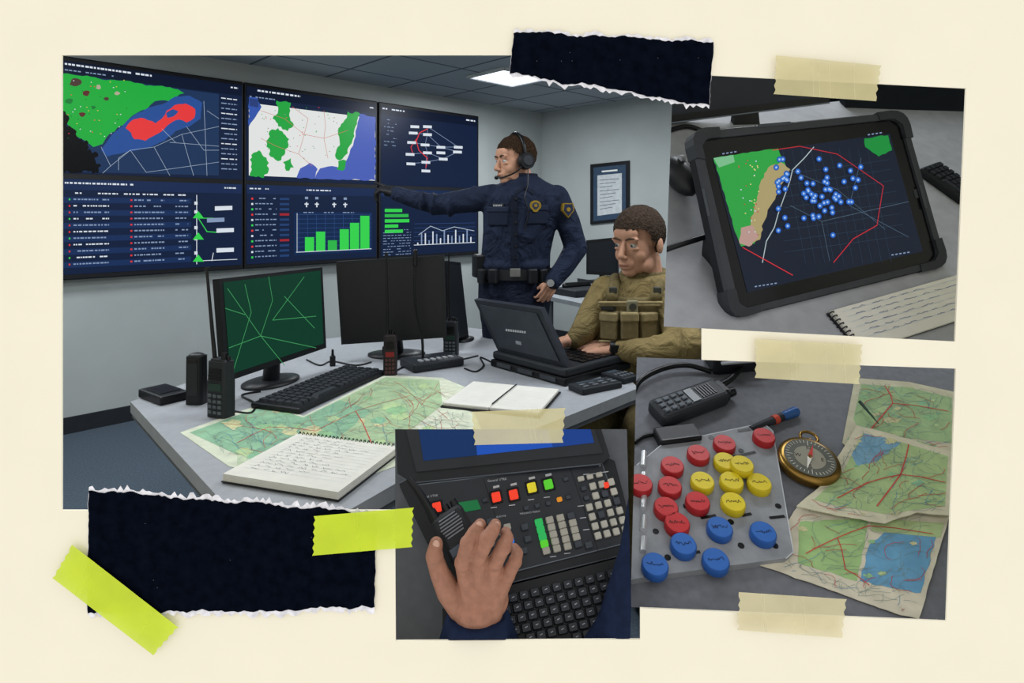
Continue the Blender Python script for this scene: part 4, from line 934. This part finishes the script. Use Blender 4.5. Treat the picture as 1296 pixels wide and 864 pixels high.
mags=[('r',967,552,'single red round magnet at the top right of the board near the compass'),('r',917,561,'red round magnet at the top, left of the farthest right red one'),('r',884,574,'red round magnet second from the top of the left diagonal'),('r',851,589,'red round magnet just below the small black case'),('r',811,612,'red round magnet cut off at the left edge'),('r',848,615,'red round magnet right of the one at the left edge'),('r',843,642,'red round magnet above the lowest red magnet, on the left'),('r',883,635,'red round magnet directly below the leftmost yellow magnet'),('r',857,662,'lowest red round magnet, above the blue ones'),
('y',918,584,'topmost yellow round magnet, partly under its yellow neighbour'),('y',939,588,'yellow round magnet overlapping the topmost yellow one'),('y',926,609,'yellow round magnet in the centre of the yellow cluster'),('y',889,609,'leftmost yellow round magnet between red ones'),('y',961,611,'rightmost yellow round magnet'),('y',928,636,'lowest yellow round magnet, above a blue one'),
('b',911,668,'topmost blue round magnet, below the lowest yellow one'),('b',966,674,'rightmost blue round magnet near the board corner'),('b',865,689,'blue round magnet below the lowest red magnet'),('b',906,709,'blue round magnet at the lower edge, second from the bottom left'),('b',829,715,'blue round magnet at the bottom left corner of the board')]
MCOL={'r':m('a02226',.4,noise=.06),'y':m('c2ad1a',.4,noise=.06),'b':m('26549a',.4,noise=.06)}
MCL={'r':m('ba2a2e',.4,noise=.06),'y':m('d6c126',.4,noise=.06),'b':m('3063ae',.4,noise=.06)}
for i,(c,x,y,lb) in enumerate(mags):
    base=.0142 if i!=10 else .024; hgt=.017
    p=PM(x,y,base+hgt*.8); T=MP.M@Matrix.Translation((p.x,p.y,base)); r=.0236
    t=thing('round_magnet',lb,'magnet',T,{'r':'red round magnets','y':'yellow round magnets','b':'blue round magnets'}[c])
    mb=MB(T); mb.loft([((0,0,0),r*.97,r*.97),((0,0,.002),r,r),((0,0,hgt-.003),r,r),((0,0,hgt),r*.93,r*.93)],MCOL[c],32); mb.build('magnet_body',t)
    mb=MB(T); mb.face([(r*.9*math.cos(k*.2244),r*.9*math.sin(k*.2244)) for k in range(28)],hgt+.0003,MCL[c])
    cpz=mb.build('magnet_cap',t)
    mb=MB(T); rnd=random.Random(i); xx=-r*.62; pts=[]
    while xx<r*.62: pts.append((xx,rnd.uniform(-1,1)*r*.17)); xx+=r*.075
    mb.line(pts,.0010,hgt+.0009,m('26201c' if c!='b' else '16233f')); mb.build('handwriting',cpz)
p=PM(1024,582,.02); T=MP.M@Matrix.Translation((p.x,p.y,0))@Matrix.Rotation(-.3,4,'Z'); R_=.062
t=thing('compass','round brass pocket compass with dark dial beside the folded maps','compass',T); brass=m('8a6c36',.3,.9,noise=.15,scale=40)
mb=MB(T); mb.loft([((0,0,0),R_*.9,R_*.9),((0,0,.006),R_,R_),((0,0,.02),R_,R_),((0,0,.026),R_*.95,R_*.95),((0,0,.027),R_*.82,R_*.82)],brass,48); mb.build('compass_case',t)
mb=MB(T); mb.cone((0,0,.0268),(0,0,.028),R_*.82,R_*.82,m('5a5c54',.35),48); mb.cone((0,0,.028),(0,0,.0283),R_*.5,R_*.5,m('8f8c7c',.4),32)
for k in range(36):
    a=k*math.pi/18; r0=R_*(.66 if k%9 else .55); mb.line([(r0*math.cos(a),r0*math.sin(a)),(R_*.76*math.cos(a),R_*.76*math.sin(a))],.0012,.0287,m('d0cebf'))
for s_,a in (('N',90),('E',0),('S',270),('W',180)): mb.text(s_,(R_*.42*math.cos(math.radians(a))-.005,R_*.42*math.sin(math.radians(a))-.005,.0288),(1,0),.014,m('26241f'))
mb.build('compass_dial',t)
mb=MB(T)
for sgn,c in ((1,'c23a34'),(-1,'e8e6dc')): mb.add([(-.005,0,.030),(.005,0,.030),(.010*sgn,R_*.6*sgn,.030)],[[0,1,2]],m(c))
mb.cone((0,0,.028),(0,0,.033),.004,.003,brass,12); mb.build('compass_needle',t)
mb=MB(T); mb.tube([(R_*.15+.018*math.cos(a),R_*1.22+.018*math.sin(a),.014) for a in [k*.5236 for k in range(13)]],.0035,brass,8,2); mb.build('compass_ring',t)
mb=MB(T); mb.cone((R_*.13,R_*.95,.014),(R_*.14,R_*1.08,.014),.009,.007,brass,12); mb.build('ring_stem',t)
T,w,l=fit(MP,(840,546),(932,511),(826,518)); Tr=T
t=thing('handheld_radio','black handheld radio lying on its back above the magnet board','radio',Tr,'handheld radios')
mb=MB(Tr); mb.box((w*.45,l*.5,.02),(w*.9,l,.04),BLK2,.012,seg=3); mb.box((w*.86,l*.5,.02),(w*.2,l*.8,.036),BLK,.01); mb.build('radio_body',t)
mb=MB(Tr); mb.tube([(w*.95,l*.75,.02),(w*1.15,l*.85,.02),(w*1.5,l*1.3,.02)],[.009,.007],BLK3,10); mb.build('antenna',t)
mb=MB(Tr); mb.cone((w*.95,l*.3,.02),(w*1.03,l*.3,.02),.012,.011,BLK3,14); mb.build('knob',t)
mb=MB(Tr)
for i in range(6): mb.box((w*(.58+.035*i),l*.5,.0405),(w*.015,l*.5,.003),BLK3)
mb.build('speaker_grille',t)
mb=MB(Tr); mb.box((w*.48,l*.5,.0405),(w*.1,l*.6,.003),m('39434b',.3)); mb.build('display',t)
for r_ in range(4):
    for c_ in range(3): mb=MB(Tr); mb.box((w*(.09+.095*r_),l*(.27+.23*c_),.041),(w*.06,l*.14,.006),m('5c626a'),.001); mb.build('button',t)
T,w,l=fit(MP,(835,570),(888,563),(836,549)); t=thing('small_case','small flat black case tucked above the board under the radio','case',T)
mb=MB(T); mb.box((w/2,l/2,.012),(w,l,.024),BLK,.004); mb.build('case_body',t); mb=MB(T); mb.box((w/2,l*.1,.0245),(w*.9,.004,.002),BLK3); mb.build('case_seam',t)
a=MP.w(950,543,.012); b=MP.w(1006,521,.012)
T=Matrix.Translation(a); t=thing('marker_pen','dark marker pen with blue cap and red band beside the compass','marker',T)
mb=MB(); mb.cone(a,a+(b-a)*.7,.007,.010,m('23252b'),16); mb.build('marker_barrel',t); mb=MB(); mb.cone(a+(b-a)*.5,a+(b-a)*.60,.0105,.0105,m('b5432f'),16); mb.build('marker_band',t)
mb=MB(); mb.cap([a+(b-a)*.78,b],[.0105,.012],m('24508a',.35)); mb.build('marker_cap',t)
T,w,l=fit(MP,(905,480),(1015,470),(905,440)); t=thing('dark_case','black equipment edge at the top of the tabletop, above the marker','equipment case',T)
mb=MB(T); mb.box((w/2,l/2+.01,.03),(w,l,.06),BLK,.01); mb.build('case_body',t); mb=MB(T); mb.box((w/2,0.005,.045),(w*.9,.01,.006),GREY,.002); mb.build('trim_strip',t)
cable('dark cable curling at the top left above the radio',[(800,500,.0),(812,480,.01),(840,466,.01),(870,462,.01),(900,470,.0)],.007,fr=MP)
cable('black cable beside the magnet board at left of the radio',[(803,560,.0),(815,552,0),(835,548,0)],.005,fr=MP)
mapsheet('folded green road map at the top right, under the other maps',MP,[(1082,478),(1150,483),(1209,496),(1209,600),(1100,590),(1066,560)],[([(1090,486),(1150,490),(1205,503),(1204,560),(1090,548),(1080,530)],'97b184')],21,[[(1100,545),(1130,510),(1200,520)],[(1130,510),(1120,488)]],h=.002,n1=26,bl=34,base='bfbba2',step=9,rad=8,lw=.6)
mapsheet('large worn map with blue water, lowest in the pile of folded maps',MP,rag([(962,715),(1000,655),(1010,640),(1100,640),(1203,650),(1163,783),(1140,778)],.8,9,3),[(rag([(1012,660),(1100,655),(1085,735),(1010,712)],1,8),'97b67b'),(rag([(1100,690),(1120,672),(1188,668),(1165,750),(1088,735)],1.5,6),'6698b8'),([(1100,655),(1195,662),(1190,680),(1104,672)],'a9bb88')],33,[[(1020,700),(1060,680),(1100,665),(1180,675)],[(1060,680),(1070,720),(1100,740)]],h=.003,n1=20,bl=10,base='c8c2ad',step=9,rad=6,lw=.55)
mapsheet('creased road map with a red highway lying on top of the other maps',MP,rag([(1008,640),(1045,610),(1052,590),(1085,538),(1150,555),(1206,572),(1203,652),(1160,648),(1120,662),(1060,652)],.8,9,4),[([(1065,600),(1092,548),(1150,562),(1200,577),(1196,640),(1120,650),(1060,640),(1030,632)],'a2b985'),(rag([(1078,575),(1094,548),(1140,560),(1112,582),(1085,590)],1,5),'769fb6')],45,[[(1150,562),(1140,600),(1110,640)],[(1140,600),(1196,610)],[(1060,630),(1100,610),(1140,600)]],h=.012,th=.002,n1=24,bl=22,base='c8c3aa',step=9,rad=7,lw=.6)
a=MP.w(1088,508,.02); b=MP.w(1112,536,.02); mb=MB(); mb.cone(a,b,.004,.001,m('1f3a2c'),10); tag(mb.build('pencil',None,Matrix.Translation(a)),'short dark green pencil lying on the folded map at the top right','pencil')

# ================= CONSOLE VIEW
CLIP=[(500,543),(807,543),(799,768),(800,808),(501,810)]
TB=Fr(P(500,808,1.10),P(808,808,1.10),P(650,543,1.30))
mb=MB(TB.M); mb.pprism(TB,[(480,530),(830,530),(830,830),(480,830)],-.015,0,m('63666c',.7,noise=.08,scale=40),at=0); tag(mb.build('tabletop',None,TB.M),'grey surface under the control console','tabletop')
CP=Fr(P(560,760,1.08),P(790,700,1.14),P(640,592,1.22)); KP=Fr(P(640,808,1.05),P(808,770,1.08),P(700,715,1.12)); LP=Fr(P(515,600,1.20),P(765,575,1.225),P(640,543,1.24))
t=thing('control_console','black rugged control console with lit push buttons, screen and keyboard','console',at(TB,650,700))
mb=MB(LP.M); mb.pprism(LP,[(500,536),(757,530),(772,578),(760,588),(520,612),(503,600)],-.03,0,m('191b1f',.5)); mb.pprism(LP,[(512,536),(748,530),(763,573),(527,597)],0,.006,m('24272c',.5)); mb.pl(LP,[(503,600),(520,611),(760,587)],1.4,.001,m('4a4f56',.3,.4)); lidc=mb.build('screen_lid',t)  # lighter line paints the highlight along the lid's lower edge
mb=MB(LP.M); mb.pp(LP,[(529,538),(745,534),(752,560),(536,583)],.007,e('1d4fb0')); mb.pp(LP,[(529,538),(600,537),(604,576),(536,583)],.0074,e('10305f')); mb.pp(LP,[(690,535),(745,534),(752,560),(700,566)],.0074,e('173d86')); mb.build('screen_panel',lidc)
pp_=[(505,612),(520,603),(765,577),(778,583),(806,690),(800,700),(590,752),(570,745)]
mb=MB(CP.M); mb.pprism(CP,pp_,-.05,0,m('16181c',.5),at=0); mb.pl(CP,[(506,611),(521,603),(764,578)],1.6,.001,m('4c5158',.3,.4)); mb.pl(CP,[(590,751),(800,699)],1.4,.001,m('3c4148',.3,.4)); mb.build('panel_housing',t)  # top and bottom edge lines are painted bevel highlights
cpq=[(522,614),(762,586),(796,686),(592,738)]
mb=MB(CP.M); mb.pprism(CP,cpq,0,.003,m('24282e',.4)); mb.pl(CP,cpq,1.2,.0035,m('5a6068',.3,.4),True); mb.pl(CP,[(612,606),(648,717)],.8,.0036,m('14161a')); mb.pl(CP,[(722,593),(757,697)],.8,.0036,m('14161a')); cpo=mb.build('control_panel',t)  # pale outline paints a bevel highlight; dark lines divide the panel
mb=MB(KP.M); mb.pprism(KP,[(560,770),(600,752),(806,700),(830,760),(830,830),(560,830)],-.04,0,m('131518',.5),at=0); kdo=mb.build('keyboard_deck',t)
KX=[(598,762),(806,712),(835,800),(640,850)]
for r_ in range(7):
    for c_ in range(15):
        u=(c_+.5)/15; v=(r_+.5)/7; A_=V(KX[0]).lerp(V(KX[1]),u); B_=V(KX[3]).lerp(V(KX[2]),u); q_=A_.lerp(B_,v)
        if not inside(CLIP,*q_): continue
        p=KP.l(q_.x,q_.y,0); mb=MB(KP.M); s_=.0088
        pts=[(p.x+x,p.y+y) for x,y in rr(-s_,-s_*.82,s_,s_*.82,.002,2)]
        mb.prism(pts,0,.008,m('2a2d33',.45),.78); mb.line([(p.x-.002,p.y),(p.x+.002,p.y+.001)],.0012,.0085,m('a9adb2')); mb.build('key',kdo)
def btn(x,y,w_,h_,mt,nm='push_button',hh=.010):
    p=CP.l(x,y,hh*.6); k=CP.w(x,y,0).y/F; mb=MB(CP.M)
    mb.box((p.x,p.y,hh/2+.002),(w_*k*1.02,h_*k*1.15,hh),mt,.002); return mb.build(nm,cpo)
redb=e('e8402a',1.1); yel=e('d8c832',1); grn=e('58c832',1); grd=e('2fae58',1); wk=m('a9a599',.5); dk=m('3a3f46',.5); blu=e('2f6fd0',1); amb=e('d88a2a',1)
for x,y,c in ((553,642,redb),(628,629,redb),(650,626,redb),(673,617,yel),(694,613,grn),(767,614,redb)):
    btn(x,y,15 if x<760 else 9,14 if x<760 else 8,m('0e1013'),'button_socket',.004); btn(x,y,10.5 if x<760 else 6,9.5 if x<760 else 5.5,c,hh=.011)
for x,y in ((628,616),(650,613),(673,605),(694,601)): btn(x,y,8,2.5,m('b6b9bc'),'label_plate',.002)
mb=MB(CP.M); mb.pp(CP,[(571,637),(604,632),(609,644),(576,650)],.0045,e('1c6a3c')); mb.build('green_readout',t)
for r_ in range(5):
    for c_ in range(4):
        x=682+c_*13.5+r_*2.3; y=661-c_*2.8+r_*9.0
        c=grn if (r_==3 and c_==0) else (grd if c_==0 and r_<3 else wk)
        if c_>=3 and r_ in(0,4): c=dk
        btn(x,y,9.5,7,c,'keypad_button',.009)
for r_ in range(7):
    for c_ in range(4):
        x=735+c_*11.5+r_*3.6; y=606-c_*2.6+r_*12.0
        if r_==0 and c_==3: continue
        if r_ and c_==0 and r_<3: btn(x,y,7,5,dk,'keypad_button',.008); continue
        if inside([(725,596),(772,590),(803,685),(762,696)],x,y): btn(x,y,8.2,7.2 if r_ else 5,m('b2afa4',.5) if (r_*c_)%5!=4 else dk,'keypad_button',.009)
for x,y,c in ((642,667,wk),(646,684,blu),(651,699,dk),(620,660,dk),(663,697,dk),(632,700,dk),(624,676,wk),(628,690,dk),(664,667,dk),(668,682,dk),(745,690,dk),(656,712,dk)): btn(x,y,9,6.5,c,'selector_button',.009)
for x,y,c in ((614,633,dk),(716,606,dk),(708,632,amb),(719,629,dk),(694,637,dk),(680,640,dk),(666,643,dk),(590,664,dk),(596,680,dk)): btn(x,y,6.5,4.5,c,'selector_button',.007)
mb=MB(CP.M); wt=m('b9bcc0')
for s_,x,y,x2,y2,z in (('Channel 1/TRK',530,631,550,628.4,2.9),('General 1/TRK',617,610,640,607.2,3.0),('FREQUENCY PRESETS',658,651,690,646.8,2.0),('SELECTIVE',628,655,645,652.8,2.0)):
    mb.ptext(CP,s_,x,y,z,.0042,wt,x2,y2)
for x,y in ((625,642),(648,639),(672,632),(692,629),(636,676),(640,693),(742,600),(754,599),(766,597),(700,704),(718,700),(735,640),(738,655),(742,670)):
    mb.pp(CP,[(x-4,y),(x+4,y-1),(x+4,y),(x-4,y+1)],.0042,wt)
mb.build('panel_lettering',cpo)
for x,y in ((526,617),(759,589),(790,682),(596,733)): p=CP.l(x,y,.003); mb=MB(CP.M); mb.cone((p.x,p.y,.002),(p.x,p.y,.005),.003,.0025,m('8a8d92',.3,.8),10); mb.build('screw',cpo)
rf=lambda x,y,d: P(x,y,d)
Tm=basis(rf(594,705,1.045),rf(562,645,1.07)-rf(594,705,1.045),V((.1,-1,.35)))
t=thing('handheld_radio','black handheld radio gripped in the hand over the console','radio',Tm,'handheld radios')
mb=MB(Tm); mb.box((0,.02,0),(.058,.125,.034),m('1b1d21',.5),.01,seg=3); mb.build('radio_body',t)
mb=MB(Tm)
for i in range(7): mb.box((0,.045+.005*i,.0175),(.04-.001*abs(i-3)*3,.0022,.003),m('6d7076',.5))
mb.build('speaker_grille',t)
mb=MB(Tm); mb.box((-.005,.022,.0175),(.034,.013,.002),m('46505a',.3)); mb.build('display',t)
mb=MB(Tm); a=V((-.020,.078,0)); mb.cone(a,a+V((0,.02,0)),.010,.008,BLK3,12); mb.tube([a,a+V((-.002,.05,.0)),a+V((-.008,.085,-.0))],[.007,.0055],BLK3,10); mb.build('antenna',t)
for x in (.004,.02): mb=MB(Tm); mb.cone((x,.078,0),(x,.092,0),.007,.006,BLK3,12); mb.build('knob',t)
for i in range(6): mb=MB(Tm); mb.box((-.012+.012*(i%3),.002-.012*(i//3),.018),(.009,.008,.004),m('7c8086'),.001); mb.build('button',t)
hp=thing('person','hand in a dark navy sleeve gripping the radio over the console, rest out of view','person',Matrix.Translation(P(605,800,1.03)))
skh=m('9c6f5a',.55,noise=.14,scale=70,bump=.4,dist=.003,spec=.2)
Q=lambda x,y,d: P(x,y,d); kx=1.03/F
mb=MB()
mb.cap([Q(606,830,1.045),Q(604,795,1.035),Q(603,772,1.03)],[33*kx,30*kx,30*kx],skh,20)
KN=[(586,712,1.004,11),(606,704,.998,11),(627,711,1.002,10.5),(643,727,1.01,9.5)]
for (x,y,d,r) in KN:
    mb.ell(Q(x,y,d),r*kx,skh,None,18,12)
    mb.cap([Q(x,y,d+.004),Q(x*.6+606*.4,y*.45+772*.55,1.016),Q(606+(x-612)*.35,782,1.025)],[r*kx*.95,13*kx,18*kx],skh,14)
for x,y,d,r in ((590,756,1.03,24),(619,758,1.028,25),(602,736,1.022,21),(628,740,1.02,17)): mb.ell(Q(x,y,d),(r*kx,r*kx*.7,r*kx),skh,None,18,12)
fing=[([KN[0][:3],(592,688,.992),(600,674,.999),(608,664,1.012)],[10,9.2,8.6,7.6]),
([KN[1][:3],(616,683,.988),(624,671,.998),(627,664,1.013)],[10,9.4,8.6,7.4]),
([KN[2][:3],(637,692,.994),(642,681,1.006),(640,674,1.021)],[9.8,9,8.2,7.1]),
([KN[3][:3],(652,710,1.004),(655,700,1.017),(651,694,1.030)],[8.8,8,7.3,6.5])]
for pts,rs_ in fing:
    mb.cap([Q(*p) for p in pts],[r*kx for r in rs_],skh,16)
    mb.ell(Q(*pts[1]),rs_[1]*kx*1.12,skh)
mb.cap([Q(586,770,1.03),Q(568,748,1.022),Q(556,724,1.014),Q(549,703,1.012),Q(552,688,1.016)],[18*kx,15.5*kx,12*kx,10.4*kx,8.6*kx],skh,16)
mb.ell(Q(550,704,1.011),11.4*kx,skh)
organic('body',mb,.0017,skh,hp,3,.45)
nail=m('bd9683',.3)
for x,y,d,a in ((606,665,1.003,.5),(552,689,1.008,-.1),(628,665,1.005,.4)): mb=MB(); mb.ell(Q(x,y,d),(4.6*kx,2.5*kx,5.4*kx),nail,Matrix.Rotation(a,3,'Y')); mb.build('fingernail',hp)
nv=m('18223a',.85,noise=.2,scale=60,bump=.3,spec=.1)
mb=MB(); mb.loft([(Q(606,860,1.06),.098,.07),(Q(606,815,1.045),.070,.062),(Q(605,785,1.03),.056,.052),(Q(605,776,1.03),.051,.047)],nv,32); organic('sleeve',mb,.004,nv,hp,3)
sp=thing('person','blurred person in dark navy at the right edge of the console, mostly out of view','person',Matrix.Translation(P(790,800,1.04)))
mb=MB(); mb.cap([Q(835,560,1.12),Q(818,620,1.08),Q(806,700,1.05),Q(786,790,1.04),Q(775,840,1.03)],[.03,.028,.03,.040,.06],nv,20); organic('body',mb,.005,nv,sp,4)
CLIP=None

# ================= LIGHT / CAMERA
w_=bpy.data.worlds.new('world'); sc.world=w_; w_.use_nodes=True; bg=w_.node_tree.nodes['Background']; bg.inputs[0].default_value=(1,.995,.985,1); bg.inputs[1].default_value=1.0
cd=bpy.data.cameras.new('camera'); cd.sensor_width=36; cd.clip_start=.01
cd.lens=F/1296*36; cd.shift_x=0; cd.shift_y=-(432-CY)/1296
co=bpy.data.objects.new('camera',cd); col.objects.link(co); co.location=CAM; co.rotation_euler=(math.pi/2,0,0); sc.camera=co
sc.view_settings.view_transform='Standard'
